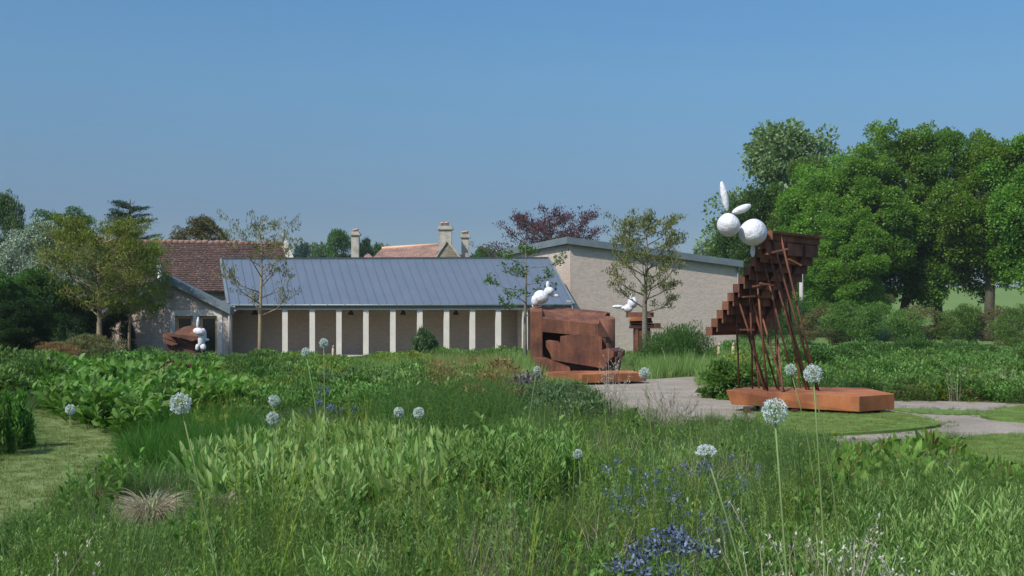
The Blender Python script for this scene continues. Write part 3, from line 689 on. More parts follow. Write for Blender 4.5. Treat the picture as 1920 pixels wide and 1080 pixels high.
# ---- farmhouse far behind: roofs, a stone gable and three chimneys
YH = 108.0
fh = empty('stone_farmhouse', (X(780, YH), YH, g(YH)), 'old stone farmhouse with red tile roofs and three tall chimney stacks', 'house')
def hp(px, py, d=0): return P(px, py, YH+d)
def slab(pts, name, mat, t=0.15):
    n__ = (Vector(pts[1])-Vector(pts[0])).cross(Vector(pts[2])-Vector(pts[0])).normalized()
    if n__.z < 0: n__ = -n__
    return MB().prism(pts, -n__*t).build(name, mat, fh)
slab([hp(812, 487, -1.5), hp(696, 487, -1.5), hp(716, 466, 3), hp(829, 458.5, 3)], 'main_roof', 'tile_red')
slab([hp(829, 458.5, 3.1), hp(716, 466, 3.1), hp(690, 492, 9), hp(860, 492, 9)], 'rear_roof', 'tile_red')
slab([hp(676, 489, -1), hp(706, 489, -1), hp(689, 472.5, 1.5)], 'side_roof', 'tile_red')
slab([hp(852, 470, 2), hp(880, 489, 0), hp(860, 489, -.5)], 'side_roof', 'tile_red')
MB().tube([hp(716, 466, 3), hp(829, 458.5, 3)], 0.17, 7).build('ridge_tiles', 'clay', fh)
MB().prism([hp(814, 489, -1.9), hp(866, 489, -1.9), hp(838, 452, -1.9)], (0, 0.5, 0)).build('stone_gable', 'rubble', fh)
for a, b in (((812.5, 489), (838, 451)), ((838, 451), (867.5, 489))):
    A_, B_ = hp(*a, -2.05), hp(*b, -2.05)
    MB().hexa([A_-up*.12, B_-up*.12, B_-up*.12+Vector((0, .7, 0)), A_-up*.12+Vector((0, .7, 0))], [A_+up*.14, B_+up*.14, B_+up*.14+Vector((0, .7, 0)), A_+up*.14+Vector((0, .7, 0))]).build('gable_coping', 'chimney', fh)
MB().box((X(780, YH), YH+4, 2), (9.0, 9, 5.5)).build('stone_wall', 'rubble', fh)
for (x0, x1, ycap, pots, d, dep) in ((823, 847, 431, ((829.8, 417, 428.5), (838.2, 416.5, 428.5)), -0.9, 0.9), (865.5, 879, 446, ((869.3, 434, 444), (875, 433, 443.5)), 0.4, 0.75), (659.5, 673.5, 441.5, ((665, 430, 440), (669, 429, 440)), 0.4, 0.75)):
    cx = (X(x0, YH+d)+X(x1, YH+d))/2; wd = X(x1, YH+d)-X(x0, YH+d); zc = Z(ycap, YH+d)
    st = MB().box((cx, YH+d, (zc+1.5)/2), (wd, dep, zc-1.5)).build('chimney_stack', 'chimney', fh)
    c2 = MB().box((cx, YH+d, zc+.09), (wd+.28, dep+.28, .18)).build('cap', 'chimney', st)
    MB().box((cx, YH+d, zc+.26), (wd+.08, dep+.08, .158)).build('cap', 'chimney', st)
    for (pp, yt, yb) in pots:
        x_ = X(pp, YH+d); z1 = Z(yt, YH+d)
        MB().tube([(x_, YH+d, zc+.341), (x_, YH+d, z1-.1), (x_, YH+d, z1-.1), (x_, YH+d, z1)], [.19, .16, .2, .2], 10).build('chimney_pot', 'clay', st)

# ---- tall blank brick gallery building
gal = empty('brick_gallery', (X(1069, 72), 72, GZ), 'tall blank pale brick gallery building with a sloping grey metal roof edge', 'building')
C0 = Vector((X(1069, 72), 72, 0)); ul = Vector((-0.318, 0.948, 0)); ur = Vector((0.948, 0.318, 0))
def hit(o, d, px):
    k = (px-960.0)/F; t = (k*o.y-o.x)/(d.x-k*d.y); return t
tl = hit(C0, ul, 950); tr = hit(C0, ur, 1384)
CL = C0+ul*tl; CR = C0+ur*tr
zC = Z(457, 72); zR = Z(500, CR.y); zL = Z(479, CL.y)
def wall(p0, p1, z0a, z1a, z1b, inward, th_, name):
    i_ = inward*th_
    MB().hexa([Vector((p0.x, p0.y, z0a)), Vector((p1.x, p1.y, z0a)), Vector((p1.x, p1.y, z0a))+i_, Vector((p0.x, p0.y, z0a))+i_], [Vector((p0.x, p0.y, z1a)), Vector((p1.x, p1.y, z1b)), Vector((p1.x, p1.y, z1b))+i_, Vector((p0.x, p0.y, z1a))+i_]).build(name, 'brick', gal)
wall(C0, CR, GZ, zC, zR, ul, 0.3, 'front_wall')
wall(C0+ul*.301, CL, GZ, zC-.002, zL, ur, 0.3, 'side_wall')
wall(CR+ul*.301, CR+ul*tl, GZ, zR, zR, -ur, 0.3, 'side_wall')
# fascia
def zr_(t): return lerp(zC, zR, t/tr)
ov = 0.35; Oc = C0-ul*ov-ur*ov
fh_ = 0.40
def fas(p0, p1, za, zb, inn):
    i_ = inn*0.12
    MB().hexa([Vector((p0.x, p0.y, za-.03)), Vector((p1.x, p1.y, zb-.03)), Vector((p1.x, p1.y, zb-.03))+i_, Vector((p0.x, p0.y, za-.03))+i_], [Vector((p0.x, p0.y, za+fh_)), Vector((p1.x, p1.y, zb+fh_)), Vector((p1.x, p1.y, zb+fh_))+i_, Vector((p0.x, p0.y, za+fh_))+i_]).build('metal_fascia', 'zinc_dark', gal)
fas(Oc, CR-ul*ov+ur*.2, zC+0.02, zR-.02, ul)
fas(Oc+ul*.122, CL-ur*ov, zC+.02, zL, ur)
rf = MB(); a, b, c, d = Oc+ul*.13+ur*.13, CR-ul*(ov-.13)+ur*.2, CR+ul*tl+ur*.2, CL-ur*(ov-.13)
za, zb, zc_, zd = zC+.1, zR+.06, zR+.06, zL+.08
lo = [Vector((p.x, p.y, z)) for p, z in zip((a, b, c, d), (za, zb, zc_, zd))]
rf.hexa(lo, [p+up*.18 for p in lo]).build('roof', 'zinc', gal)
MB().tube([Vector((CR.x-.05, CR.y-.12, zR-.05)), Vector((CR.x-.05, CR.y-.12, GZ))], .05, 8).build('downpipe', 'zinc_dark', gal)

# ---- pole and stakes
po = empty('utility_pole', (X(1503, 96), 96, g(96)), 'plain grey upright pole partly hidden behind the leaning rusty stair', 'pole')
MB().tube([(X(1503, 96), 96, g(96)), P(1502.5, 560, 96), P(1502, 508, 96)], [.19, .18, .155], 10).build('shaft', 'pole_grey', po)
MB().box((X(1503.5, 96), 95.8, Z(572, 96)), (.24, .04, .42)).build('yellow_plate', 'golden', po)
MB().tube([P(1502, 508.2, 96), P(1502, 506, 96)], [.17, .02], 10).build('cap', 'pole_grey', po)
for (px, yt, yb, Y, lab) in ((1347, 644, 690, 45.5, 'short weathered wooden post, left one of the pair before the brick gallery'), (1374, 643, 690, 45, 'short weathered wooden post, right one of the pair close to the stair'), (624, 648, 668, 54, 'thin wooden post standing in the plants before the columns')):
    z1 = Z(yt, Y); st = empty('wooden_post', (X(px, Y), Y, g(Y)), lab, 'post', 'short wooden posts in the borders')
    MB().tube([(X(px, Y), Y, g(Y)-.1), (X(px, Y)+.01, Y, z1-.12)], .055, 7).build('shaft', 'wood_post', st)
    MB().tube([(X(px, Y)+.01, Y, z1-.118), (X(px, Y)+.03, Y, z1-.03), (X(px, Y)+.045, Y, z1+.03)], [.055, .04, .012], 7).build('split_top', 'wood_post', st)

# ================================================================== SCULPTURES (plain stand-ins)
def ico(name, c, r, mat, parent, sq=(1, 1, 1), seed=0, rot=None, lump=0.03, sub=3, org=None):
    bm = bmesh.new(); bmesh.ops.create_icosphere(bm, subdivisions=sub, radius=1)
    r_ = random.Random(seed); ph = [(Vector((r_.gauss(0, 1), r_.gauss(0, 1), r_.gauss(0, 1))).normalized(), r_.uniform(-1, 1)) for _ in range(14)]
    for v in bm.verts:
        k = 1+lump*sum(a*max(0, v.co.dot(d))**4 for d, a in ph)
        p = Vector((v.co.x*sq[0]*r*k, v.co.y*sq[1]*r*k, v.co.z*sq[2]*r*k))
        if rot is not None: p = rot@p
        v.co = p+Vector(c)-Vector(org)
    me = bpy.data.meshes.new(name); bm.to_mesh(me); bm.free()
    me.polygons.foreach_set('use_smooth', [True]*len(me.polygons))
    return link(name, me, parent, mat)
def white_form(base, label, parts, group='white rounded figures perched on the rusty sculptures'):
    o = empty('white_sculpture', base, label, 'sculpture', group)
    for k, (nm, c, r, sq, rot, lump) in enumerate(parts):
        ico(nm, c, r*.95, 'white', o, sq, 11*k+len(label), rot, lump+.03, 4, base)
    return o
def RY(a): return Matrix.Rotation(R(a), 3, 'Y')

# ---- stair sculpture
YS = 23.6
stair = empty('rusty_stair_sculpture', (X(1500, YS), YS, g(YS)), 'tall rusty steel underside of a stair leaning on a thicket of thin poles', 'sculpture')
ztop = Z(737, 23.0)
def pt(px, py):  # point of the plinth top in the photo
    Y = (EYE-ztop)*F/(py-HOR); return Vector((X(px, Y), Y, ztop))
plp = [pt(1361, 731.5), pt(1611, 743.5), pt(1677, 738.5), pt(1622, 727), pt(1402, 725)]
cen = sum(plp, Vector())/5
lo_ = [Vector((lerp(p.x, cen.x, 0.06), lerp(p.y, cen.y, 0.06), ztop-.30)) if i in (0, 4) else Vector((p.x, p.y, ztop-.30)) for i, p in enumerate(plp)]
pb = MB(); pb.v = [Vector(p) for p in plp]+lo_
pb.f = [(0, 1, 2, 3, 4), (9, 8, 7, 6, 5)]+[(k, 5+k, 5+(k+1) % 5, (k+1) % 5) for k in range(5)]; pb.sm = [False]*7
pb.build('plinth', 'rust_orange', stair, 0.006)
for (a, b) in ((1400, 735), (1490, 739), (1600, 739), (1640, 735), (1470, 728), (1580, 728), (1420, 728)):
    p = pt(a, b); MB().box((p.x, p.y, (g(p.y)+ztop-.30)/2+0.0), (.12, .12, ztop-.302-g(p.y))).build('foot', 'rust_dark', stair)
# the flight: eleven treads and risers folded from plate, seen from below
run = Vector((1.26, -0.55, 0)); rise = Z(432, 22.9)-Z(629, 23.9); NSt = 12
S0 = P(1324, 629, 24.0); wv = Vector((1.57, 1.85, 0))
stp = run/(NSt); rs = (Z(433, 23.45)-Z(629, 24.0))/NSt; tk = 0.035
wn = wv.normalized(); rn = run.normalized()
tops = []
for i in range(NSt):
    a = S0+stp*i+up*rs*i
    b = a+up*rs; c = b+stp
    st = MB()
    # riser
    st.hexa([a, a+rn*tk, a+rn*tk+wv, a+wv], [b-up*.001, b+rn*tk-up*.001, b+rn*tk+wv-up*.001, b+wv-up*.001])
    # tread
    st.hexa([b-up*tk+rn*.0, c-up*tk, c-up*tk+wv, b-up*tk+wv], [b, c, c+wv, b+wv])
    # folded edge band on the near side
    dn = rs*0.62
    st.hexa([a-wn*.012+rn*.0-up*.0, a+rn*(stp.length+0.02)-wn*.012, a+rn*(stp.length+0.02)+wn*.02, a+wn*.02], [b-wn*.012, b+rn*(stp.length+.02)-wn*.012, b+rn*(stp.length+.02)+wn*.02, b+wn*.02])
    st.build('step', 'rust', stair)
    tops.append((b+c)/2)
topb = S0+stp*NSt+up*rs*NSt
MB().hexa([topb-up*.04, topb-up*.04-stp*1.0, topb-up*.04-stp*1.0+wv*1.0, topb-up*.04+wv*1.0], [topb+up*.012, topb-stp+up*.012, topb-stp+wv+up*.012, topb+wv+up*.012]).build('top_plate', 'rust', stair)
# ribs under the flight, parallel to the treads
for i in range(1, NSt-1):
    a = S0+stp*(i+.9)+up*(rs*(i+.1)-.12)
    MB().hexa([a, a+rn*.03, a+rn*.03+wv*.98, a+wv*.98], [a+up*.26, a+rn*.03+up*.26, a+rn*.03+wv*.98+up*.26, a+wv*.98+up*.26]).build('rib', 'rust', stair)
for f_, (i0, i1) in ((0.33, (1, 11)), (0.68, (0, 11))):
    a = S0+stp*(i0+1.2)+up*rs*i0+wv*f_; b = S0+stp*(i1+.6)+up*rs*(i1-.4)+wv*f_
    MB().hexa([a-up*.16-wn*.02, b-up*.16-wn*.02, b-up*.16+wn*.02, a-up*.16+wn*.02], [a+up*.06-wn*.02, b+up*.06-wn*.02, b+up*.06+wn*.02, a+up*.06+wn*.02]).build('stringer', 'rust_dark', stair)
# poles
def flight_pt(px, py, w_):
    """underside point of the flight seen near (px,py)"""
    best = None
    for w2 in np.linspace(.08, .92, 43):
        for t in (max(0.6, min(NSt-.6, (629-py)/197.0*NSt)),):
            q = S0+stp*(t+.5)+up*rs*(t-.15)+wv*float(w2); e = abs(960+q.x/q.y*F-px)
            if best is None or e < best[0]: best = (e, q)
    return best[1]
poles = [((1386, 727.5), 1379, 575, .15), ((1411, 729), 1385, 520, .32), ((1437, 730), 1383, 555, .2), ((1433, 731), 1395, 600, .4),
         ((1439, 733), 1407, 500, .3), ((1457, 729), 1400, 530, .55), ((1468, 735), 1449, 560, .5), ((1470, 734), 1417, 545, .7),
         ((1491, 731), 1430, 480, .25), ((1512, 731), 1440, 470, .45), ((1517, 731), 1446, 480, .6), ((1535, 733), 1465, 440, .35), ((1423, 728), 1410, 610, .75), ((1500, 728), 1478, 540, .85), ((1531, 731), 1443, 450, .75), ((1460, 731.5), 1449, 520, .35)]
for k, (b_, tx, ty, w_) in enumerate(poles):
    a = pt(*b_); c = flight_pt(tx, ty, w_)
    m_ = MB().tube([a-up*.0, a.lerp(c, .5)+Vector((rng.uniform(-.01, .01), 0, 0)), c+(c-a).normalized()*.06], 0.0215, 8)
    m_.build('pole', 'rust', stair)
# short plates welded across the pole tops
for k, (px, py, Y, L_, rz, ry) in enumerate(((1462, 470, 23.0, .34, .3, -12), (1441, 480, 23.4, .3, 1.0, 15), (1490, 492, 23.4, .3, .2, 25), (1425, 535, 23.6, .34, .4, -8), (1404, 556, 23.8, .3, .5, -4), (1437, 533, 23.5, .28, .2, 10), (1400, 618, 23.9, .3, .1, 0))):
    mtx = Matrix.Rotation(rz, 3, 'Z')@RY(ry); MB().box(P(px, py, Y), (L_, .09, .03), m=mtx).build('cross_plate', 'rust', stair)
b1 = P(1411.5, 446, 23.3)
white_form(tuple(P(1412, 468, 23.3)), 'white figure of two balls with long lobes, high on the leaning rusty stair', [
    ('lower_ball', P(1411.5, 436, 23.3), 0.30, (1.02, 1, .96), None, .10), ('upper_ball', P(1366, 421.5, 23.1), 0.25, (1, 1, 1.05), None, .10),
    ('tall_lobe', P(1358.5, 369, 23.15), 0.10, (.78, .8, 3.2), RY(-11), .04), ('side_lobe', P(1391, 392, 23.2), 0.10, (.85, .85, 2.1), RY(68), .05),
    ('leg', P(1411.5, 470, 23.5), 0.055, (.9, .9, 2.6), None, .03)])

# ---- stacked block sculpture
YB = 36.5
blk = empty('rusty_block_sculpture', (X(1090, YB), YB, g(YB)), 'low rusty steel sculpture of hollow box, tilted cut plate and flat plinth', 'sculpture')
def b_(px, py, Y): return P(px, py, Y)
def vprism(px_poly, Y, dvec, name, mat, bev=0.0): return MB().prism([b_(a, b, Y) for a, b in px_poly], dvec).build(name, mat, blk, bev)
zp = Z(699, 35.0)
def ppt(px, py):
    Y = (EYE-zp)*F/(py-HOR); return Vector((X(px, Y), Y, zp))
pl2 = [ppt(1010, 699), ppt(1091, 702.5), ppt(1212, 699), ppt(1180, 694.5), ppt(1040, 694.5)]
MB().prism([p-up*.25 for p in pl2], up*.25).build('plinth', 'rust_orange', blk)
for p in pl2: MB().box((lerp(p.x, X(1095, 36.5), .25), lerp(p.y, 36.5, .25), (g(36)+zp-.25)/2), (.15, .15, zp-.252-g(36))).build('foot', 'rust_dark', blk)
# rear hollow box: left pier, beam with a tilted top, rounded right end
Yr = 39.0
z_lo = g(Yr)
def bx(x0, x1, yt, yb, Y0, Y1, name, mat='rust', yt2=None):
    a, b = X(x0, Y0), X(x1, Y0); z1 = Z(yt, Y0); z0 = Z(yb, Y0) if yb else z_lo; z2 = z1 if yt2 is None else Z(yt2, Y0)
    return MB().hexa([(a, Y0, z0), (b, Y0, z0), (b, Y1, z0), (a, Y1, z0)], [(a, Y0, z1), (b, Y0, z2), (b, Y1, z2), (a, Y1, z1)]).build(name, mat, blk)
MB().hexa([(X(995, Yr), Yr, z_lo), (X(1017, Yr), Yr, z_lo), (X(1017, Yr), Yr+1.3, z_lo), (X(995, Yr), Yr+1.3, z_lo)],
          [(X(995, Yr), Yr, Z(585.5, Yr)), (X(1017, Yr), Yr, Z(584, Yr)), (X(1017, Yr), Yr+1.3, Z(573, Yr)), (X(995, Yr), Yr+1.3, Z(576, Yr))]).build('pier', 'rust', blk)
# beam: front face and sloping top
MB().hexa([(X(1017.2, Yr), Yr-.15, Z(622, Yr)), (X(1121, Yr), Yr-.15, Z(632, Yr)), (X(1121, Yr), Yr+1.2, Z(632, Yr)), (X(1017.2, Yr), Yr+1.2, Z(622, Yr))],
          [(X(1017.2, Yr), Yr-.15, Z(597, Yr)), (X(1121, Yr), Yr-.15, Z(608, Yr)), (X(1146, Yr), Yr+1.2, Z(584, Yr)), (X(1018, Yr), Yr+1.2, Z(573, Yr))]).build('beam', 'rust', blk)
MB().hexa([(X(1017.2, Yr), Yr+1.25, z_lo), (X(1150, Yr), Yr+1.25, z_lo), (X(1150, Yr), Yr+1.3, z_lo), (X(1017.2, Yr), Yr+1.3, z_lo)],
          [(X(1017.2, Yr), Yr+1.25, Z(573.5, Yr)), (X(1150, Yr), Yr+1.25, Z(586, Yr)), (X(1150, Yr), Yr+1.3, Z(586, Yr)), (X(1017.2, Yr), Yr+1.3, Z(573.5, Yr))]).build('back_plate', 'rust_dark', blk)
# rounded end: half-round column with a sloping top
cyl = MB(); cx, cy, rr = X(1138, Yr), Yr+.35, X(1154, Yr)-X(1137, Yr)
ring = []
for k in range(17):
    a = R(-150)+R(210)*k/16; ring.append(Vector((cx+rr*math.cos(a), cy+rr*1.3*math.sin(a), 0)))
ring = ring+[Vector((X(1130, Yr), Yr+.9, 0))]
i0 = len(cyl.v)
for p in ring: cyl.v.append(Vector((p.x, p.y, z_lo)))
for p in ring: cyl.v.append(Vector((p.x, p.y, Z(600, Yr)+(p.y-Yr+.1)*.16)))
nr = len(ring)
for k in range(nr): cyl.f.append((k, (k+1) % nr, nr+(k+1) % nr, nr+k)); cyl.sm.append(k < 16)
cyl.f.append(tuple(range(nr, 2*nr))); cyl.sm.append(False); cyl.f.append(tuple(reversed(range(nr)))); cyl.sm.append(False)
cyl.build('rounded_end', 'rust', blk)
vprism([(1121, 632), (1124, 600), (1142, 632)], Yr-.2, (0, .04, 0), 'triangular_fin', 'rust_dark')
# front tilted plate with a scrolled end
Yf = 36.2
vprism([(1024, 640), (1030, 638), (1047, 640), (1051, 645), (1052, 631), (1088, 626), (1128, 632), (1129, 656), (1140, 653), (1151, 660), (1150, 668), (1143, 674), (1136, 682), (1134, 691), (1090, 684), (1035, 675), (1032, 664), (1025, 652)], Yf, (0, .5, 0), 'cut_plate', 'rust')
vprism([(1129, 657), (1129, 633), (1136, 634), (1137, 656)], Yf+.51, (0, .6, 0), 'rear_fin', 'rust_dark')
sc_ = MB(); prof = [(1131, 656), (1140, 653), (1151, 659), (1150, 668), (1141, 676), (1135, 691)]
pp_ = [b_(a, b, Yf+.2) for a, b in prof]; q_ = [p+Vector((.47, 1.1, .0)) for p in pp_]
for k in range(len(pp_)-1):
    t_ = Vector((0, 0, -.025)) if k < 2 else Vector((-.025, 0, 0))
    sc_.hexa([pp_[k]+t_, pp_[k+1]+t_, q_[k+1]+t_, q_[k]+t_], [pp_[k], pp_[k+1], q_[k+1], q_[k]])
sc_.build('scrolled_plate', 'rust', blk)
MB().hexa([Vector((X(1137, Yf), Yf+.5, zp+.002)), Vector((X(1165, Yf), Yf+.5, zp+.002)), Vector((X(1165, Yf), Yf+.9, zp+.002)), Vector((X(1137, Yf), Yf+.9, zp+.002))],
          [Vector((X(1137, Yf), Yf+.5, Z(665, Yf))), Vector((X(1172, Yf), Yf+.5, Z(660, Yf))), Vector((X(1172, Yf), Yf+.9, Z(660, Yf))), Vector((X(1137, Yf), Yf+.9, Z(665, Yf)))]).build('support_block', 'rust_dark', blk)
MB().prism([b_(1003, 672, 35.9), b_(1024, 671.5, 35.9), b_(1068, 688, 35.9), b_(1070, 697, 35.9), b_(1003, 697, 35.9)], (0, .7, 0)).build('wedge', 'rust', blk)
MB().box(P(1072, 694, 36.6), (.5, .3, .14)).build('prop', 'rust_dark', blk)
c_ = 39.8
white_form(tuple(P(1008, 575, c_)), 'white figure of stacked balls and two lobes, on the rusty hollow box', [
    ('lower_ball', P(1004, 563, c_), .19, (.8, .8, 1.1), None, .06), ('middle_ball', P(1015, 557, c_), .27, (1, 1, .97), None, .06), ('upper_ball', P(1029, 546, c_), .17, (1.05, 1, 1), None, .06),
    ('upright_lobe', P(1027, 534, c_), .075, (.9, .9, 1.9), None, .02), ('side_lobe', P(1039, 554, c_), .07, (.9, .9, 2.5), RY(97), .02), ('leg', P(1000, 572, c_+.1), .05, (1, 1, 1.9), None, .0)])

# ---- cabinet like rusty sculpture in front of the gallery
YC = 55.0
cab = empty('rusty_cabinet_sculpture', (X(1212, YC), YC, g(YC)), 'small rusty cabinet shaped sculpture with shelves, before the blank brick gallery', 'sculpture')
def cb(x0, x1, y0, y1, d0, d1, nm, mt='rust'):
    a, b = X(x0, YC), X(x1, YC); z1, z0 = Z(y0, YC), (Z(y1, YC) if y1 else g(YC))
    return MB().hexa([(a, YC+d0, z0), (b, YC+d0, z0), (b, YC+d1, z0), (a, YC+d1, z0)], [(a, YC+d0, z1), (b, YC+d0, z1), (b, YC+d1, z1), (a, YC+d1, z1)]).build(nm, mt, cab)
cb(1178, 1226, 585.5, 595, 0, 1.1, 'top_box')
MB().hexa([P(1179, 602, YC-.1), P(1213, 601, YC-.1), P(1213, 601, YC+.8), P(1179, 602, YC+.8)], [P(1184, 595.3, YC-.1), P(1213, 595.3, YC-.1), P(1213, 595.3, YC+.8), P(1184, 595.3, YC+.8)]).build('tilted_shelf', 'rust_orange', cab)
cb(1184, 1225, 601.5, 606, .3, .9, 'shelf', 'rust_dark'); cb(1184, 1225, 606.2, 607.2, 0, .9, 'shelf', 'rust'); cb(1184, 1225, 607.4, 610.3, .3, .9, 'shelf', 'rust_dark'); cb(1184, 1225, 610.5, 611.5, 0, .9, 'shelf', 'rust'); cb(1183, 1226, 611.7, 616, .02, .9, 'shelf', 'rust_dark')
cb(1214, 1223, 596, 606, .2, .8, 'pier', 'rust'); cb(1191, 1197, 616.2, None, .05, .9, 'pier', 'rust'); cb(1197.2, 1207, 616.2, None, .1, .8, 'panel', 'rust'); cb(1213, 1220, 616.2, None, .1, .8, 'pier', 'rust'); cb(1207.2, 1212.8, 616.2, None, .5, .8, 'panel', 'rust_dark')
cb(1226.2, 1239, 606, 616, .0, .6, 'side_box'); cb(1199, 1205, 631, None, .06, .09, 'recess_shade', 'rust_dark')  # last piece: dark plate set proud of the panel, painted shade of a recess
white_form(tuple(P(1178, 584, YC+.3)), 'small white figure of bent lobes on the rusty cabinet by the gallery', [
    ('lower_ball', P(1178, 578, YC+.3), .24, (1, 1, .9), None, .05), ('middle_ball', P(1186, 568, YC+.3), .28, (.9, .9, 1.1), RY(30), .05), ('long_lobe', P(1158, 575, YC+.3), .13, (2.1, .9, .75), None, .02), ('upper_lobe', P(1184, 556, YC+.3), .11, (.8, .8, 1.7), RY(30), .02), ('neck', P(1169, 577.5, YC+.3), .13, (1.2, .9, .8), None, .02)])

# ---- shell like rusty sculpture at the gabled wing
YD = 56.5
shell = empty('rusty_shell_sculpture', (X(345, YD), YD, g(YD)), 'rusty steel heap of plates under a curved cover, standing before the glazed doors', 'sculpture')
cv = MB(); arc = []
prof = [(320, 624), (328, 618), (340, 613), (352, 611), (364, 611.5), (374, 615), (381, 622)]
for a, b in prof: arc.append(P(a, b, YD))
for k in range(len(arc)-1):
    f0, f1 = arc[k]+Vector((0, -.25, -.45)), arc[k+1]+Vector((0, -.25, -.45)); r0, r1 = arc[k]+Vector((0, .7, .02)), arc[k+1]+Vector((0, .7, .02))
    cv.hexa([f0-up*.03, f1-up*.03, r1-up*.03, r0-up*.03], [f0, f1, r1, r0])
cv.build('curved_cover', 'rust', shell)
def slabx(pts, Y, dep, nm, mt): MB().prism([P(a, b, Y) for a, b in pts], (0, dep, 0)).build(nm, mt, shell)
slabx([(319, 626), (345, 628), (381, 632.5), (360, 640), (338, 633), (318, 630)], YD-.5, .35, 'plate', 'rust')
slabx([(305, 627), (314, 623.5), (321, 627), (330, 641), (318, 637), (305, 632)], YD-.35, .4, 'plate', 'rust')
slabx([(306, 636), (320, 638), (334, 645), (322, 648), (306, 642)], YD-.3, .4, 'plate', 'rust')
slabx([(330, 634), (352, 640), (350, 646), (328, 641)], YD-.15, .3, 'plate', 'rust')
slabx([(348, 641), (372, 638), (370, 650), (350, 650)], YD-.1, .5, 'block', 'rust_dark')
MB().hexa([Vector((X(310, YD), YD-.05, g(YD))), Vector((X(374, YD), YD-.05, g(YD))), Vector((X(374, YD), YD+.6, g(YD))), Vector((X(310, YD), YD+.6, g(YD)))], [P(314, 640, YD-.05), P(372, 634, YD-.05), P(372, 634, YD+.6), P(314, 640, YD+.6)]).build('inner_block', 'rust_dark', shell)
white_form(tuple(P(378, 655, YD-.5)), 'white figure with one tall upright lobe leaning on the rusty heap beside the oak door', [
    ('upper_ball', P(373, 622, YD-.6), .25, (1.25, .9, .85), RY(12), .05), ('body', P(379, 634, YD-.4), .27, (.75, .8, 1.8), RY(8), .06), ('tall_lobe', P(371, 604, YD-.55), .085, (.9, .9, 3.1), RY(6), .03), ('side_lobe', P(387.5, 637, YD-.4), .1, (1.3, .8, .75), None, .02), ('foot', P(381, 650, YD-.45), .15, (1, 1, 1.2), RY(-20), .04), ('foot', P(370, 651, YD-.45), .12, (.8, .8, 1.4), None, .04)])

# ================================================================== TREES AND SHRUBS
def crown_arrays(seed, rx, rz, n, leaf, lw, lobes=26, lobe_r=0.34, asp=(1, 1), upper=0.0, inner=0.25, droop=0.5, boxy=2.0, sub=9, low=-0.8):
    """leaves on a crown made of overlapping boughs, each bough made of smaller sprays; origin at the crown's centre"""
    r = rg(seed); nb = NB()
    ld = r.normal(0, 1, (lobes, 3)); ld /= np.linalg.norm(ld, axis=1)[:, None]
    h = np.hypot(ld[:, 0], ld[:, 1]); ld /= ((h**boxy+np.abs(ld[:, 2])**boxy)**(1/boxy))[:, None]
    ld[:, 2] = np.where(ld[:, 2] < low, -ld[:, 2], ld[:, 2])
    C = ld*r.uniform(0.45, 0.80, lobes)[:, None]*np.array([rx*asp[0], rx*asp[1], rz])
    LR = lobe_r*r.uniform(0.6, 1.3, lobes)
    # sprays
    m = lobes*sub; li = np.repeat(np.arange(lobes), sub)
    sd = r.normal(0, 1, (m, 3)); sd /= np.linalg.norm(sd, axis=1)[:, None]
    out = C[li]/np.array([rx, rx, rz]); out /= np.linalg.norm(out, axis=1)[:, None]
    sd = sd+out*0.5; sd[:, 2] += 0.15; sd /= np.linalg.norm(sd, axis=1)[:, None]
    vz = min(rx, rz)*0.75+0.25*rz
    S = C[li]+sd*(LR[li]*r.uniform(.55, 1.0, m))[:, None]*np.array([rx, rx, vz])
    SR = LR[li]*r.uniform(0.28, 0.55, m)
    w = SR**2/np.sum(SR**2); k = r.choice(m, n, p=w)
    d = r.normal(0, 1, (n, 3)); d /= np.linalg.norm(d, axis=1)[:, None]
    d[:, 2] = np.where((d[:, 2] < -0.2) & (r.random(n) < 0.6), -d[:, 2], d[:, 2])
    kk = np.where(r.random(n) < inner, r.uniform(0.2, 0.8, n), r.normal(0.95, 0.13, n))
    p = S[k]+d*(SR[k]*kk)[:, None]*np.array([rx*1.15, rx*1.15, vz*.8])
    az = np.arctan2(d[:, 1], d[:, 0])+r.normal(0, 0.9, n)
    lean = np.clip(np.arccos(np.clip(d[:, 2], -1, 1))*0.6+0.6+r.normal(0, 0.45, n)-upper, 0.0, 2.6)
    st = r.normal(0, .13, m)
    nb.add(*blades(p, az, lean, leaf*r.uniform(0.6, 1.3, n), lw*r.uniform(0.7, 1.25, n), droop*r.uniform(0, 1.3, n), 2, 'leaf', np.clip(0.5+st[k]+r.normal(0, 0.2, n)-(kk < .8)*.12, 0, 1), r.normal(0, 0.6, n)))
    return nb.arrays(), C, LR
_cm = {}
def crown_mesh(key, *a, **k):
    if key not in _cm:
        (V, Q, T), C, LR = crown_arrays(*a, **k); _cm[key] = np_mesh('crown', V, Q, None, T), C, LR
    return _cm[key]
def trunk_obj(root, base, top, r0, mat, crownC=None, seed=0, nl=7, spread=3.0):
    r = random.Random(seed); m = MB(); L = top-base
    pts = [base+L*t+Vector((r.uniform(-.03, .03), r.uniform(-.03, .03), 0))*L.length*(t > 0) for t in (0, .06, .3, .6, 1)]
    m.tube(pts, [r0*1.35, r0, r0*.85, r0*.6, r0*.25], 9)
    o = m.build('trunk', mat, root)
    for k in range(nl):
        a = k*2.4+r.uniform(0, 1); t = r.uniform(.3, .8); s = base+L*t
        e = s+Vector((math.cos(a)*spread*r.uniform(.6, 1), math.sin(a)*spread*r.uniform(.6, 1), spread*r.uniform(.4, 1.0)))
        MB().tube([s, s.lerp(e, .5)+Vector((0, 0, -.08*spread)), e], [r0*.45, r0*.3, r0*.1], 6).build('limb', mat, root)
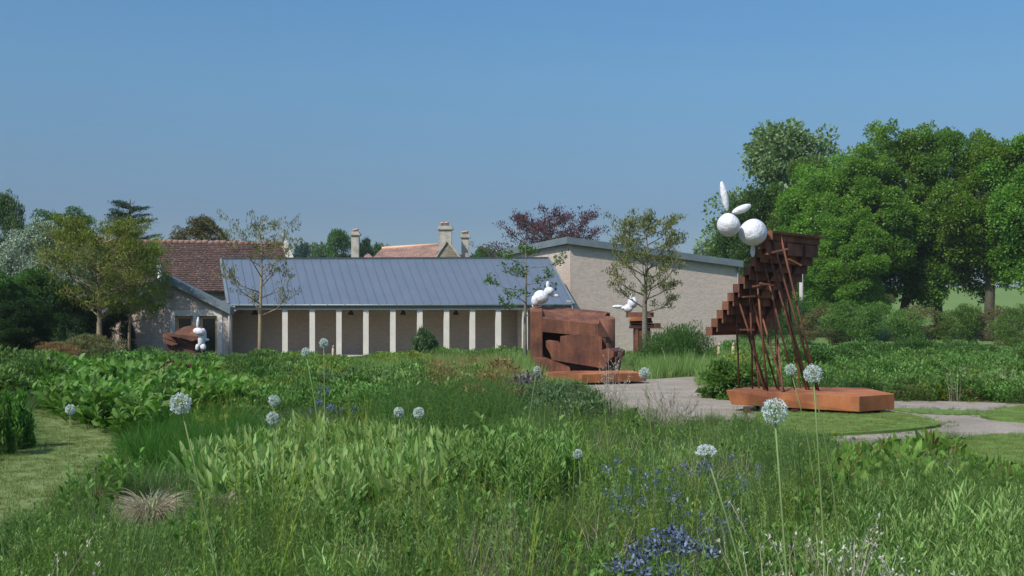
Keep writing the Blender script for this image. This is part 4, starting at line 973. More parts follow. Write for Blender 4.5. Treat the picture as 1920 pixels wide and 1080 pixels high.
def big_tree(px, ytop, ybot, wpx, Y, mat, label, key, shape, name='broadleaf_tree', trunk=0.35, group='trees round the garden', bark='bark_dark', cat='tree', rz=0.0, limbs=6, visible_trunk=True, unique=None):
    """crown of width wpx whose top and bottom show at rows ytop, ybot"""
    x = X(px, Y); zt_, zb_ = Z(ytop, Y), Z(ybot, Y); rx = wpx/F*Y/2; gz = g(Y)
    root = empty(name, (x, Y, gz), label, cat, group)
    me, C, LR = crown_mesh(key, *shape[0], **shape[1])
    sx = rx/shape[0][1]; sz = (zt_-zb_)/2/shape[0][2]
    if me.materials and me.materials[0] != M[mat]:
        me = me.copy(); me.materials.clear()
    if not me.materials: me.materials.append(M[mat])
    o = bpy.data.objects.new('crown', me); col.objects.link(o); o.parent = root
    o.location = (0, 0, (zt_+zb_)/2-gz); o.scale = (sx*0.98, sx*0.98, sz*1.08); o.rotation_euler.z = rz
    if visible_trunk:
        trunk_obj(root, Vector((x, Y, gz)), Vector((x, Y, zb_+(zt_-zb_)*.7)), trunk, bark, seed=int(px), nl=limbs, spread=rx*.55)
    return root
SH_L = ((1, 5.0, 7.5, 68000, .235, .17), dict(lobes=46, lobe_r=.30, inner=.15, boxy=2.6, low=-.97))
SH_L2 = ((2, 5.0, 7.5, 68000, .235, .17), dict(lobes=40, lobe_r=.32, inner=.15, boxy=2.6, low=-.97))
SH_L3 = ((3, 5.0, 7.5, 68000, .235, .17), dict(lobes=52, lobe_r=.29, inner=.15, boxy=2.6, low=-.97))
SH_W = ((4, 5.0, 5.0, 34000, .25, .17), dict(lobes=40, lobe_r=.32, inner=.2, boxy=2.4))
SH_F = ((5, 5.0, 4.0, 9000, .42, .28), dict(lobes=30, lobe_r=.30, inner=.25))
SH_F2 = ((6, 5.0, 4.0, 9000, .42, .28), dict(lobes=26, lobe_r=.32, inner=.25))
# the row of large limes on the right, left to right
GL = 'row of tall bright green trees beyond the hedge'
limes = [(1560, 300, 585, 220, 112, 'lime', 'rounded green tree at the left end of the tall row, behind the rusty stair', 'l2', SH_L2, .3),
 (1515, 296, 610, 150, 118, 'lime2', 'narrow green tree half hidden behind the rusty stair, under the pale topped tree', 'l3', SH_L3, .2),
 (1628, 284, 582, 200, 106, 'lime', 'bright green tree between the rusty stair and the tallest crown of the row', 'l1', SH_L, .35),
 (1692, 224, 574, 190, 110, 'lime', 'tallest tree of the row, its domed crown standing above the others', 'l2', SH_L2, .45),
 (1766, 240, 580, 190, 108, 'lime2', 'slightly darker green tree just right of the tallest crown', 'l3', SH_L3, .45),
 (1850, 254, 574, 200, 104, 'lime3', 'broad bright green tree second from the right edge of the photo', 'l1', SH_L, .5),
 (1945, 250, 574, 215, 101, 'lime', 'tree cut by the right edge of the photo with a bright sunlit crown', 'l3', SH_L3, .5),
 (1592, 390, 592, 150, 102, 'lime', 'lower leafy tree filling the gap under the row beside the leaning stair', 'l2', SH_L2, .22)]
for i, (px, yt, yb, w_, Y, mt, lab, key, shp, tr) in enumerate(limes):
    big_tree(px, yt, yb, w_, Y, mt, lab, key, shp, 'lime_tree', tr, GL, rz=i*1.3)
big_tree(1482, 256, 600, 290, 128, 'palegreen', 'large tree with pale undersides to its leaves, left end of the right hand trees', 'w1', SH_W, 'pale_leaved_tree', .4, 'trees beyond the buildings')
big_tree(1420, 370, 600, 150, 120, 'deep', 'dark green tree directly behind the white figure on the stair', 'w1', SH_W, 'broadleaf_tree', .3, 'trees beyond the buildings', rz=2)
big_tree(1330, 455, 560, 66, 190, 'greygreen', 'small hazy tree above the low end of the gallery roof', 'f2', SH_F2, 'distant_tree', .3, 'distant trees on the skyline', visible_trunk=False)
# far trees in the middle
mid = [(640, 433, 560, 66, 200, 'deep', 'rounded green tree behind the left chimney of the farmhouse', 'f1', SH_F), (602, 460, 560, 60, 210, 'greygreen', 'low hazy tree left of the rounded tree on the skyline', 'f2', SH_F2), (566, 457, 560, 50, 230, 'bluegreen', 'bluish distant tree just right of the barn roof', 'f1', SH_F),
 (710, 461, 550, 60, 210, 'deep', 'low bushy tree peeping over the farmhouse roof', 'f2', SH_F2), (905, 464, 550, 60, 150, 'deep', 'dark green tree between the right chimney and the purple tree', 'f1', SH_F), (675, 450, 550, 50, 190, 'dark', 'dark tree just right of the left chimney', 'f2', SH_F2),
 (1215, 478, 560, 90, 190, 'greygreen', 'distant low tree just above the gallery roof line', 'f1', SH_F), (1270, 484, 560, 80, 200, 'bluegreen', 'far tree barely clearing the sloping gallery roof', 'f2', SH_F2)]
for i, (px, yt, yb, w_, Y, mt, lab, key, shp) in enumerate(mid):
    big_tree(px, yt, yb, w_, Y, mt, lab, key, shp, 'distant_tree', .3, 'distant trees on the skyline', rz=i, visible_trunk=False)
# a far belt of woodland beyond the sloping field
pts = []; r = rg(77)
for k in range(420): y_ = r.uniform(300, 345); pts.append((r.uniform(-330, 35), y_, g(y_)-.2))
WA = crown_arrays(31, 5.0, 5.0, 1500, .9, .6, lobes=16, lobe_r=.4, inner=.2)[0]; WB = crown_arrays(32, 6.0, 4.2, 1500, .9, .6, lobes=16, lobe_r=.4, inner=.2)[0]
WA = (WA[0]+np.array([0, 0, 3.5]), WA[1], WA[2]); WB = (WB[0]+np.array([0, 0, 3]), WB[1], WB[2])
scatter('far_woodland', 'bluegreen', [WA, WB], pts, (.7, 1.15), 5, 'belt of distant hazy woodland on the skyline', 0.0)
# left side
left = [(12, 378, 600, 84, 84, 'greygreen', 'tall greyish tree cut by the left edge of the photo', 'w1', SH_W, 'broadleaf_tree'),
 (116, 391, 560, 150, 82, 'deep', 'large domed dark green tree behind the pale leaved ones on the left', 'l2', SH_L2, 'broadleaf_tree'),
 (70, 440, 600, 120, 76, 'greygreen', 'grey green willow like tree at the far left', 'w1', SH_W, 'broadleaf_tree'),
 (80, 428, 600, 150, 66, 'silver', 'silvery white leaved tree at the left, before the dark domed one', 'w1', SH_W, 'silver_leaved_tree'),
 (160, 475, 600, 90, 65, 'silver', 'lower silvery tree showing through the young yellow green tree', 'w1', SH_W, 'silver_leaved_tree'),
 (375, 414, 520, 112, 98, 'brownolive', 'brownish green domed tree rising over the barn ridge', 'w1', SH_W, 'broadleaf_tree'),
 (60, 515, 665, 150, 61, 'deep', 'broad dense green shrub below the silvery trees', 'w1', SH_W, 'large_shrub'),
 (10, 505, 680, 110, 58, 'deep', 'dense dark shrub cut by the left edge of the photo', 'l2', SH_L2, 'large_shrub'),
 (125, 540, 672, 110, 58.5, 'dark', 'evergreen shrub with shade put into its dark foliage, behind the bright herbs on the left', 'w1', SH_W, 'large_shrub'),  # dark leaf colour carries the shade of this corner
 (222, 572, 672, 66, 60.5, 'dark', 'dark shrub added in place of the shade at the left end of the gabled wing', 'w1', SH_W, 'large_shrub'),  # added shrub, its dark foliage stands in for the shadow on the wall
 (40, 560, 680, 110, 53, 'dark', 'evergreen shrub coloured nearly black for the deep shade at the left border', 'l2', SH_L2, 'large_shrub')]  # border shadow is put into the near-black leaf colour
for i, (px, yt, yb, w_, Y, mt, lab, key, shp, nm) in enumerate(left):
    big_tree(px, yt, yb, w_, Y, mt, lab, key, shp, nm, .28, 'trees and shrubs at the left', rz=i*.9, cat='shrub' if 'shrub' in nm else 'tree', visible_trunk='shrub' not in nm)
# unseen trees outside the left edge, set there to shade the left planting
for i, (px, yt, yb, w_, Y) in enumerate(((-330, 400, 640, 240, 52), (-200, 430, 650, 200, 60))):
    big_tree(px, yt, yb, w_, Y, 'deep', ['unseen broad tree shading the left planting, nearest the lawn', 'unseen tree behind the broad one, shading the left planting'][i], 'l1', SH_L, 'broadleaf_tree', .35, 'trees and shrubs at the left', rz=i)

# cedar: tiers of flat plates
def cedar():
    Y = 92; r = rg(12); x0, z0 = X(242, Y), g(Y); zt_ = Z(374, Y); root = empty('cedar_tree', (x0, Y, z0), 'blue green cedar with flat tiered branches rising over the left end of the barn', 'tree', 'trees round the garden')
    MB().tube([(x0, Y, z0), (x0-.1, Y, z0+4), (x0+.1, Y, zt_)], [.4, .3, .04], 8).build('trunk', 'bark_dark', root)
    nb = NB(); br = MB()
    H = zt_-z0
    for k in range(60):
        f = r.random()**.8; z = z0+H*(.35+.63*f); a = r.uniform(0, 6.28); Lb = (1-f)*3.6+.6+r.uniform(-.4, .6)
        e = Vector((x0+math.cos(a)*Lb, Y+math.sin(a)*Lb, z+Lb*.12)); s = Vector((x0, Y, z-Lb*.15)); br.tube([s, s.lerp(e, .5), e], [.07, .05, .015], 5)
        n = 210; t = r.uniform(.25, 1.05, n); c = np.array(s)[None]*(1-t[:, None])+np.array(e)[None]*t[:, None]
        c += np.stack([r.normal(0, .30, n), r.normal(0, .30, n), r.normal(0, .05, n)], 1)*(.5+.7*np.sin(np.pi*np.clip(t, 0, 1)))[:, None]
        nb.add(*blades(c, r.uniform(0, 6.28, n), r.uniform(.6, 1.6, n), r.uniform(.12, .3, n), .06, .2, 2, 'leaf', r.uniform(0, 1, n), r.uniform(-1, 1, n)))
    br.build('limbs', 'bark_dark', root)
    me = nb.mesh('foliage', (x0, Y, z0)); link('foliage', me, root, 'bluegreen')
cedar()

# young airy trees: real branching skeletons with leaf tufts at the shoots
def young_tree(px, ytop, Y, cb, wpx, leafmat, label, seed, leaf=.13, lw=.035, per=13, nlimb=16, bark='bark', tr=.09, up=.9, sub=5, lean_out=1.0, tuft=.18, name='young_tree', group='young trees in front of the buildings', ybase=None, leafup=0.6, extra=1, thick=1.0):
    r = rg(seed); x0 = X(px, Y); z0 = g(Y); zt_ = Z(ytop, Y); H = zt_-z0; zc = Z(cb, Y); rad = wpx/F*Y/2
    root = empty(name, (x0, Y, z0), label, 'tree', group)
    tp = [Vector((x0+r.normal(0, .02)*H*t*.6, Y+r.normal(0, .02)*H*t*.6, z0+H*t)) for t in (0, .2, .4, .6, .8, .97)]
    MB().tube(tp, [tr*1.2, tr, tr*.8, tr*.55, tr*.3, tr*.08], 8).build('trunk', bark, root)
    def at(t):
        k = min(4, int(t*5)); return tp[k].lerp(tp[k+1], t*5-k)
    tips = []; br = MB()
    f0 = (zc-z0)/H
    for i in range(nlimb):
        f = f0+(0.95-f0)*((i+.5)/nlimb)**.9; a = i*2.4+r.normal(0, .3); s = at(min(.96, f))
        env = math.sin(math.pi*min(1, ((f-f0)/(1-f0))*.72+.22))**.7
        L = rad*env*r.uniform(.75, 1.1)
        e = s+Vector((math.cos(a)*L, math.sin(a)*L, L*up*r.uniform(.5, 1.1)))
        if e.z > zt_: e.z = zt_-r.uniform(0, .3)
        mid = s.lerp(e, .5)+Vector((math.cos(a)*L*.12, math.sin(a)*L*.12, -.07*L))
        lr = tr*.42*(1-f*.6)*thick
        br.tube([s, mid, e], [lr, lr*.6, lr*.2], 5); tips.append((e, a))
        for j in range(sub):
            t = r.uniform(.25, .95); b = s.lerp(mid, t*2) if t < .5 else mid.lerp(e, t*2-1)
            a2 = a+r.choice([-1, 1])*r.uniform(.3, 1.3); l2 = L*r.uniform(.2, .5)*1.0+.12
            e2 = b+Vector((math.cos(a2)*l2, math.sin(a2)*l2, l2*up*r.uniform(.2, 1.2)))
            br.tube([b, b.lerp(e2, .5)+Vector((0, 0, -.04*l2)), e2], [lr*.4, lr*.25, lr*.12], 4); tips.append((e2, a2)); tips.append((b.lerp(e2, .55), a2))
            for q in range(extra):
                b3 = b.lerp(e2, r.uniform(.3, .9)); a3 = a2+r.normal(0, 1); l3 = l2*.5
                e3 = b3+Vector((math.cos(a3)*l3, math.sin(a3)*l3, l3*r.uniform(-.1, 1))); br.tube([b3, e3], [lr*.2, lr*.1], 3); tips.append((e3, a3))
    tips.append((tp[-1], 0))
    br.build('branches', bark, root)
    T = np.array([tuple(t[0]) for t in tips]); n = len(T)*per
    idx = np.repeat(np.arange(len(T)), per)
    c = T[idx]+r.normal(0, tuft*.45, (n, 3))*np.array([1, 1, .8])
    nb = NB(); tt = r.uniform(0, 1, len(T))[idx]
    nb.add(*blades(c, r.uniform(0, 6.28, n), np.clip(r.normal(leafup, .5, n), 0, 2.2), leaf*r.uniform(.6, 1.25, n), lw*r.uniform(.7, 1.2, n), r.uniform(0, .7, n), 2, 'leaf', np.clip(tt*.5+r.uniform(0, .6, n), 0, 1), r.normal(0, .7, n)))
    link('leaves', nb.mesh('leaves', (x0, Y, z0)), root, leafmat)
    return root
young_tree(187, 424, 57.5, 605, 178, 'olive', 'larger yellow green young tree before the dark shrubs, left one of the touching pair', 21, leaf=.15, lw=.05, per=20, nlimb=30, sub=7, bark='bark_tan', tr=.14, tuft=.34, extra=2, up=.75, thick=1.2)
young_tree(243, 462, 59.6, 610, 140, 'olive', 'thinner yellow green young tree standing against the left end of the gabled wing', 22, leaf=.14, lw=.05, per=27, nlimb=24, sub=6, bark='bark_tan', tr=.08, tuft=.28, extra=1, up=.8)
young_tree(488, 418, 49, 600, 140, 'oliveb', 'sparse young tree with upswept bare limbs, before the first bay of the walkway', 23, leaf=.14, lw=.04, per=12, nlimb=17, sub=4, bark='bark_tan', tr=.10, tuft=.17, up=1.0, leafup=.4)
young_tree(985, 455, 47, 600, 130, 'meadow', 'young tree with fresh green leaf tufts, rising between the columns and the hollow rusty box', 24, leaf=.17, lw=.065, per=11, nlimb=12, sub=3, bark='bark', tr=.085, tuft=.17, up=.35, leafup=1.0)
young_tree(1209, 410, 52, 592, 140, 'oliveb', 'airy olive green young tree in front of the blank gallery wall', 25, leaf=.14, lw=.05, per=20, nlimb=24, sub=5, bark='bark', tr=.13, tuft=.2, up=.85, leafup=.6)
young_tree(1030, 404, 96, 580, 190, 'purple', 'large purple leaved tree with spiky shoots above the gallery roof', 26, leaf=.2, lw=.10, per=15, nlimb=40, sub=7, bark='bark_dark', tr=.3, tuft=.40, up=.62, name='purple_tree', group='trees round the garden')

# hedge beyond the borders: separate bushes
HG = 'bushes of the hedge under the tall trees'
hed = [(1432, 572, 640, 60, 88, 'deep', 'hedge bush seen between the rusty poles, left of centre'), (1480, 566, 645, 80, 92, 'deep', 'dark hedge bush seen through the rusty poles'), (1545, 578, 642, 70, 90, 'brownolive', 'brownish hedge bush just right of the rusty poles'),
 (1600, 572, 642, 100, 88, 'bright', 'fresh green hedge bush left of the golden shrub'), (1665, 575, 642, 100, 87, 'bright', 'large green hedge bush below the golden shrub'), (1725, 581, 640, 90, 90, 'brownolive', 'clipped brownish green stretch of hedge right of the golden shrub'),
 (1795, 578, 642, 90, 88, 'bright', 'green hedge bush below the thick dark trunks'), (1858, 582, 645, 80, 88, 'brownolive', 'brown tinged hedge bush with dead stalks in front, near the right edge'), (1915, 580, 662, 80, 78, 'bright', 'dense green bush at the right edge of the photo'), (1385, 590, 640, 60, 90, 'deep', 'hedge bush at the foot of the gallery, left of the poles')]
SH_H = ((8, 3.0, 1.9, 14000, .13, .085), dict(lobes=30, lobe_r=.34, inner=.2, upper=.3))
for i, (px, yt, yb, w_, Y, mt, lab) in enumerate(hed):
    big_tree(px, yt-5, yb+14, w_*1.2, Y, mt, lab, 'h1', SH_H, 'hedge_bush', .1, HG, cat='bush', rz=i*1.1, visible_trunk=False)
big_tree(1659, 552, 580, 38, 104, 'golden', 'pale golden shrub glowing under the tall trees', 'h1', SH_H, 'golden_shrub', .1, 'shrubs in the garden', cat='shrub', visible_trunk=False)
big_tree(1271, 630, 765, 150, 44, 'deep', 'low domed dark green bush in front of the brick gallery', 'h2', ((9, 1.5, .8, 30000, .06, .025), dict(lobes=60, lobe_r=.40, inner=.25, upper=.7, boxy=2.2, low=-.5)), 'round_bush', .05, 'shrubs in the garden', cat='bush', visible_trunk=False)
big_tree(168, 632, 690, 135, 42, 'brownolive', 'low domed grey green shrub under the yellow green tree', 'h3', ((10, 1.3, .5, 15000, .055, .02), dict(lobes=40, lobe_r=.28, inner=.2, upper=1.0)), 'low_shrub', .05, 'shrubs in the garden', cat='shrub', visible_trunk=False)
big_tree(110, 645, 690, 112, 38, 'rustgrass', 'low rusty brown grassy mound before the grey green shrub', 'h3', ((10, 1.3, .5, 15000, .055, .02), dict()), 'low_shrub', .05, 'shrubs in the garden', cat='shrub', visible_trunk=False, rz=1)
big_tree(22, 742, 900, 76, 15.5, 'bigleaf', 'leafy green clump spilling over the left edge of the lawn', 'h4', ((13, .6, .5, 8000, .085, .055), dict(lobes=30, lobe_r=.34, inner=.25, upper=.1)), 'leafy_clump', .02, 'leafy clumps in the borders', cat='plant', visible_trunk=False)
big_tree(-25, 738, 920, 90, 14.5, 'bigleaf', 'leafy green clump beside the lawn, cut by the left edge of the photo', 'h4', ((13, .6, .5, 7000, .10, .045), dict()), 'leafy_clump', .02, 'leafy clumps in the borders', cat='plant', visible_trunk=False, rz=2)
big_tree(1375, 682, 775, 140, 28.0, 'bright', 'fresh green leafy clump at the path edge, just left of the orange plinth', 'h5', ((14, .9, .6, 11000, .09, .05), dict(lobes=36, lobe_r=.28, inner=.2, upper=.3)), 'leafy_clump', .03, 'leafy clumps in the borders', cat='plant', visible_trunk=False)
big_tree(326, 680, 742, 100, 29.5, 'redleaf', 'loose dark red leaved plant rising out of the large green leaves at left', 'h6', ((15, .9, .6, 3200, .09, .05), dict(lobes=22, lobe_r=.26, inner=.3, upper=.5, sub=5)), 'red_leaved_plant', .02, 'shrubs in the garden', cat='plant', visible_trunk=False)
big_tree(797, 620, 700, 48, 50, 'greygreen', 'small grey green shrub standing before the sixth column', 'h5', ((14, .9, .6, 11000, .09, .05), dict()), 'low_shrub', .03, 'shrubs in the garden', cat='shrub', visible_trunk=False, rz=1)

# twiggy shrubs
def twig_shrub(px, py, wpx, hpx, label, seed, n=26, mat='twig_grey', buds=None, name='twiggy_shrub', Y=None, cat='shrub', r0=.008, h0=0.0):
    b = G(px, py) if Y is None else Vector((X(px, Y), Y, g(Y))); r = rg(seed); Y = b.y; rad = wpx/F*Y/2; H = hpx/F*Y
    root = empty(name, tuple(b), label, cat, 'bare twiggy shrubs'); m = MB(); tips = []
    for i in range(n):
        a = r.uniform(0, 6.28); k = r.uniform(.2, 1); e = b+Vector((math.cos(a)*rad*k, math.sin(a)*rad*k, H*r.uniform(.6, 1)*(1.15-.35*k)))
        s = b+Vector((math.cos(a)*.04, math.sin(a)*.04, 0)); md = s.lerp(e, .5)+Vector((math.cos(a)*rad*.08, math.sin(a)*rad*.08, -.05*H))
        m.tube([s, md, e], [r0, r0*.75, r0*.35], 5); tips.append(e)
        for j in range(5):
            t = r.uniform(.25, .95); p = s.lerp(md, 2*t) if t < .5 else md.lerp(e, 2*t-1); a2 = a+r.normal(0, 1.1); l2 = H*r.uniform(.12, .32)
            q = p+Vector((math.cos(a2)*l2*.5, math.sin(a2)*l2*.5, l2*r.uniform(.5, 1))); m.tube([p, q], [r0*.5, r0*.22], 4); tips.append(q)
            for jj in range(2):
                p3 = p.lerp(q, r.uniform(.3, .9)); a3 = a2+r.normal(0, 1); l3 = l2*.4; q3 = p3+Vector((math.cos(a3)*l3*.6, math.sin(a3)*l3*.6, l3)); m.tube([p3, q3], [r0*.3, r0*.16], 3); tips.append(q3)
    m.build('twigs', mat, root)
    if buds:
        T = np.array([tuple(t) for t in tips]); per, size, mt = buds; nn = len(T)*per; c = np.repeat(T, per, 0)+r.normal(0, size*.25, (nn, 3))
        nb = NB(); nb.add(*blades(c, r.uniform(0, 6.28, nn), r.uniform(.1, 1.3, nn), size*r.uniform(.6, 1.2, nn), size*.38, r.uniform(-.3, .6, nn), 2, 'leaf', r.uniform(0, 1, nn), r.normal(0, .6, nn)))
        link('buds', nb.mesh('buds', tuple(b)), root, mt)['kind'] = 'stuff'
    return root
twig_shrub(1243, 802, 145, 108, 'bare twiggy grey shrub by the gravel path, left of the orange plinth', 41, 34, Y=17.0, r0=.007)
twig_shrub(1150, 800, 70, 150, 'small bare pale shrub with silvery buds before the cut rusty plate', 42, 9, buds=(3, .025, 'bud'), Y=19, r0=.006)
twig_shrub(1500, 1120, 300, 440, 'pale twigs set with silvery white buds in the foreground below the tallest seed head', 43, 9, buds=(4, .019, 'bud'), Y=4.3, r0=.0035)
twig_shrub(1560, 1180, 230, 420, 'pale budded twigs at the bottom edge, right of the blue flowers', 44, 7, buds=(4, .018, 'bud'), Y=4.0, r0=.003)
twig_shrub(1740, 1180, 150, 390, 'short budded twigs at the bottom edge under the narrow leaved plants', 45, 7, buds=(4, .018, 'bud'), Y=4.1, r0=.003)
twig_shrub(70, 1230, 140, 370, 'silvery budded twigs in the bottom left corner', 46, 6, buds=(4, .019, 'bud'), Y=4.2, r0=.003)

# alliums
AG = 'round pale allium seed heads on tall bare stems'
def allium(hx, hy, r_px, bx_, by_, label, seed, flat=False, d=.088, stemcol='stem'):
    Y = F*d/(2*r_px); head = P(hx, hy, Y); Yb = Y*1.0
    # the foot: follow the leaning stem down to the soil
    gz = g(Y); t = (head.z-gz)/max(.02, head.z-Z(by_, Y)); bxx = X(hx, Y)+(X(bx_, Y)-X(hx, Y))*min(t, 2.2)
    base = Vector((bxx, Yb, gz)); r = rg(seed)
    root = empty('allium', tuple(base), label, 'flower', AG)
    bow = Vector((-(head.x-base.x)*.12+r.normal(0, .008), 0, 0)); pts = [base.lerp(head, s)+bow*math.sin(math.pi*s) for s in (0, .25, .5, .75, 1)]
    sr = max(.0036, .85*Y/F)
    MB().tube(pts, [sr*1.5, sr*1.35, sr*1.2, sr*1.05, sr*.9], 6).build('stem', 'stem', root)
    n = 230; dd = r.normal(0, 1, (n, 3)); dd /= np.linalg.norm(dd, axis=1)[:, None]
    if flat: dd[:, 2] = np.abs(dd[:, 2])*.9-.12
    R_ = d/2; c0 = np.array(head); az = np.arctan2(dd[:, 1], dd[:, 0]); le = np.arccos(np.clip(dd[:, 2], -1, 1))
    nb = NB(); rl = R_*r.uniform(.72, .98, n); sw = max(.0009, Y/F*.35)
    nb.add(*blades(np.repeat(c0[None], n, 0), az, le, rl, sw, 0, 1, 'stem', r.uniform(.1, .5, n)))
    nb2 = NB(); tip = c0+dd*rl[:, None]
    for k in range(6):
        nb2.add(*blades(tip, az+r.normal(0, 1.2, n), le+r.normal(0, .8, n), d*.10, max(d*.032, Y/F*.8), .2, 2, 'leaf', r.uniform(.2, 1, n), r.uniform(-1.5, 1.5, n)))
    h_ = link('flower_head', nb2.mesh('flower_head', tuple(base)), root, 'allium')
    link('stalks', nb.mesh('stalks', tuple(base)), h_, 'stem')
al = [(338, 757, 20, 400, 1080, 'large pale allium head at left on a long stem leaning down to the right'), (132, 768, 9.5, 128, 990, 'small allium on an upright stem in front of the left lawn'),
 (514, 751, 11, 512, 850, 'upper of the two allium heads one above the other at left'), (511, 784, 12, 530, 985, 'lower of the two allium heads one above the other at left'),
 (573, 660, 8, 590, 785, 'small allium below the third column, its head lower than its neighbour at the right'), (607, 643, 8.6, 609, 800, 'tall thin allium whose head shows against the walkway wall'),
 (748, 773, 9.5, 750, 840, 'left head of the pair of alliums above the pale green leaf drift'), (785, 774, 10.5, 787, 850, 'right head of the pair of alliums above the pale green leaf drift'),
 (1083, 851, 9, 1083, 900, 'short allium low in the grass near the middle'), (1208, 700, 10.5, 1222, 870, 'allium standing before the bare twiggy shrub and the gravel'),
 (1007, 693, 6.5, 997, 760, 'smallest allium at the left foot of the rusty block sculpture'), (1324, 850, 20, 1375, 1005, 'allium with a flattened head on a pale stem leaning right, above the blue flowers'),
 (1452, 771, 24, 1475, 985, 'largest allium head, below the orange plinth'), (1482, 693, 10.5, 1515, 880, 'thin allium crossing the front of the orange plinth, left of a larger one'),
 (1525, 700, 17, 1543, 1010, 'allium with a full round head before the right half of the orange plinth'), (1521, 702, 14, 1548, 870, 'allium tucked behind the full round head before the plinth')]
for i, (hx, hy, rp_, bx_, by_, lab) in enumerate(al): allium(hx, hy, rp_, bx_, by_, lab, 100+i, flat=(i == 11))

# dry grass tussocks
def tussock(px, py, wpx, label, seed, n=900, Y=None):
    b = G(px, py) if Y is None else Vector((X(px, Y), Y, g(Y))); r = rg(seed); rad = wpx/F*b.y/2
    root = empty('dry_grass_tussock', tuple(b), label, 'grass tussock', 'tussocks of dead grass'); a = r.uniform(0, 6.28, n); d = rad*.25*np.sqrt(r.random(n))
    base = np.stack([b.x+d*np.cos(a), b.y+d*np.sin(a), np.full(n, b.z)], 1)
    nb = NB(); nb.add(*blades(base, a+r.normal(0, .5, n), r.uniform(.0, .6, n), rad*r.uniform(1.0, 1.75, n), .006, r.uniform(1.4, 2.6, n), 6, 'grass', r.uniform(0, 1, n), r.uniform(-1, 1, n)))
    link('dead_blades', nb.mesh('dead_blades', tuple(b)), root, 'straw')
    n2 = 120; nb = NB(); a = r.uniform(0, 6.28, n2); nb.add(*blades(np.repeat(np.array(b)[None], n2, 0)+r.normal(0, rad*.2, (n2, 3))*np.array([1, 1, 0]), a, r.uniform(0, .5, n2), rad*r.uniform(.9, 1.6, n2), .004, r.uniform(.3, 1, n2), 5, 'grass', r.uniform(0, 1, n2), r.uniform(-1, 1, n2)))
    link('green_blades', nb.mesh('green_blades', tuple(b)), root, 'meadow_cool')
tussock(282, 985, 125, 'large rounded tussock of dead straw coloured grass beside the lawn', 51, 1500, Y=9.0)
tussock(420, 930, 70, 'smaller tussock of dead grass below the pale paddle leaves', 52, 500, Y=9.8)

# ================================================================== PLANTED DRIFTS (stuff)
def tl(a, s):  # a taller / bigger copy of a prototype
    return (a[0]*np.array(s), a[1], a[2])
g_fine = [pr_grass(200+k, 75, .46, .17, .0045, .30, .8) for k in range(4)]
g_cool = [pr_grass(210+k, 70, .42, .13, .005, .42, 1.1) for k in range(3)]
g_far = [pr_grass(220+k, 50, .5, .25, .011, .22, .45) for k in range(3)]
g_tuft = [pr_grass(230+k, 90, .38, .12, .008, .45, .8) for k in range(3)]
f_fine = [pr_feather(240+k, 9, .52, .15) for k in range(4)]
f_tall = [pr_feather(250+k, 5, .72, .14, leaf=.045, wd=.004, per=40) for k in range(3)]
l_fine = [pr_leafy(260+k, 6, .36, .14, .055, .016, 13) for k in range(3)]
l_nar = [pr_leafy(270+k, 7, .42, .14, .10, .014, 22, droop=.5) for k in range(3)]
l_mid = [pr_leafy(280+k, 7, .45, .17, .10, .045, 11) for k in range(3)]
l_big = [pr_leafy(290+k, 8, .40, .2, .17, .07, 11, droop=1.3) for k in range(3)]
l_oval = [pr_paddle(295+k, 13, .24, .15, .07, .6, 1.0) for k in range(3)]
padd = [pr_paddle(300+k, 22, .29, .14, .048, .26, .8) for k in range(4)]
mnd = [pr_mound(310+k, 260, .34, .50, .11, .06) for k in range(3)]
mnd_f = [pr_mound(360+k, 800, .42, .42, .055, .03) for k in range(4)]
mnd_s = [pr_mound(320+k, 260, .26, .34, .07, .035) for k in range(3)]
seedlow = [pr_grass(330+k, 26, .62, .1, .003, .15, .3) for k in range(2)]

# exclusive drifts (photo polygons, height at which the polygon is read)
D = {
 'paddle': ([(350, 868), (395, 838), (440, 820), (500, 800), (560, 795), (640, 800), (700, 795), (840, 800), (900, 832), (890, 870), (840, 895), (760, 925), (640, 925), (520, 905), (410, 905)], .2),
 'tuft': ([(240, 800), (280, 778), (380, 770), (470, 790), (500, 808), (430, 835), (345, 868), (290, 860), (243, 845)], .2),
 'big': ([(100, 765), (110, 728), (160, 700), (250, 690), (330, 700), (420, 735), (450, 765), (330, 775), (240, 812), (190, 800), (140, 790)], .25),
 'narrow': ([(870, 845), (930, 822), (1040, 832), (1110, 860), (1100, 900), (1030, 930), (930, 925), (880, 890)], .25),
 'redgreen': ([(1500, 880), (1560, 850), (1660, 840), (1760, 835), (1880, 862), (2000, 870), (2000, 905), (1860, 912), (1700, 935), (1560, 925)], .15),
 'willow': ([(1600, 1080), (1620, 985), (1700, 955), (1800, 950), (1900, 960), (2010, 960), (2060, 1300), (1650, 1300)], .2),
}
ex = [(p, h) for p, h in D.values()]
WIDE = lambda a, b, c=None: [(-160, b), (-160, a), (2080, a), (2080, b)]
def PB(l): return [Vector((a, b)) for a, b in l]
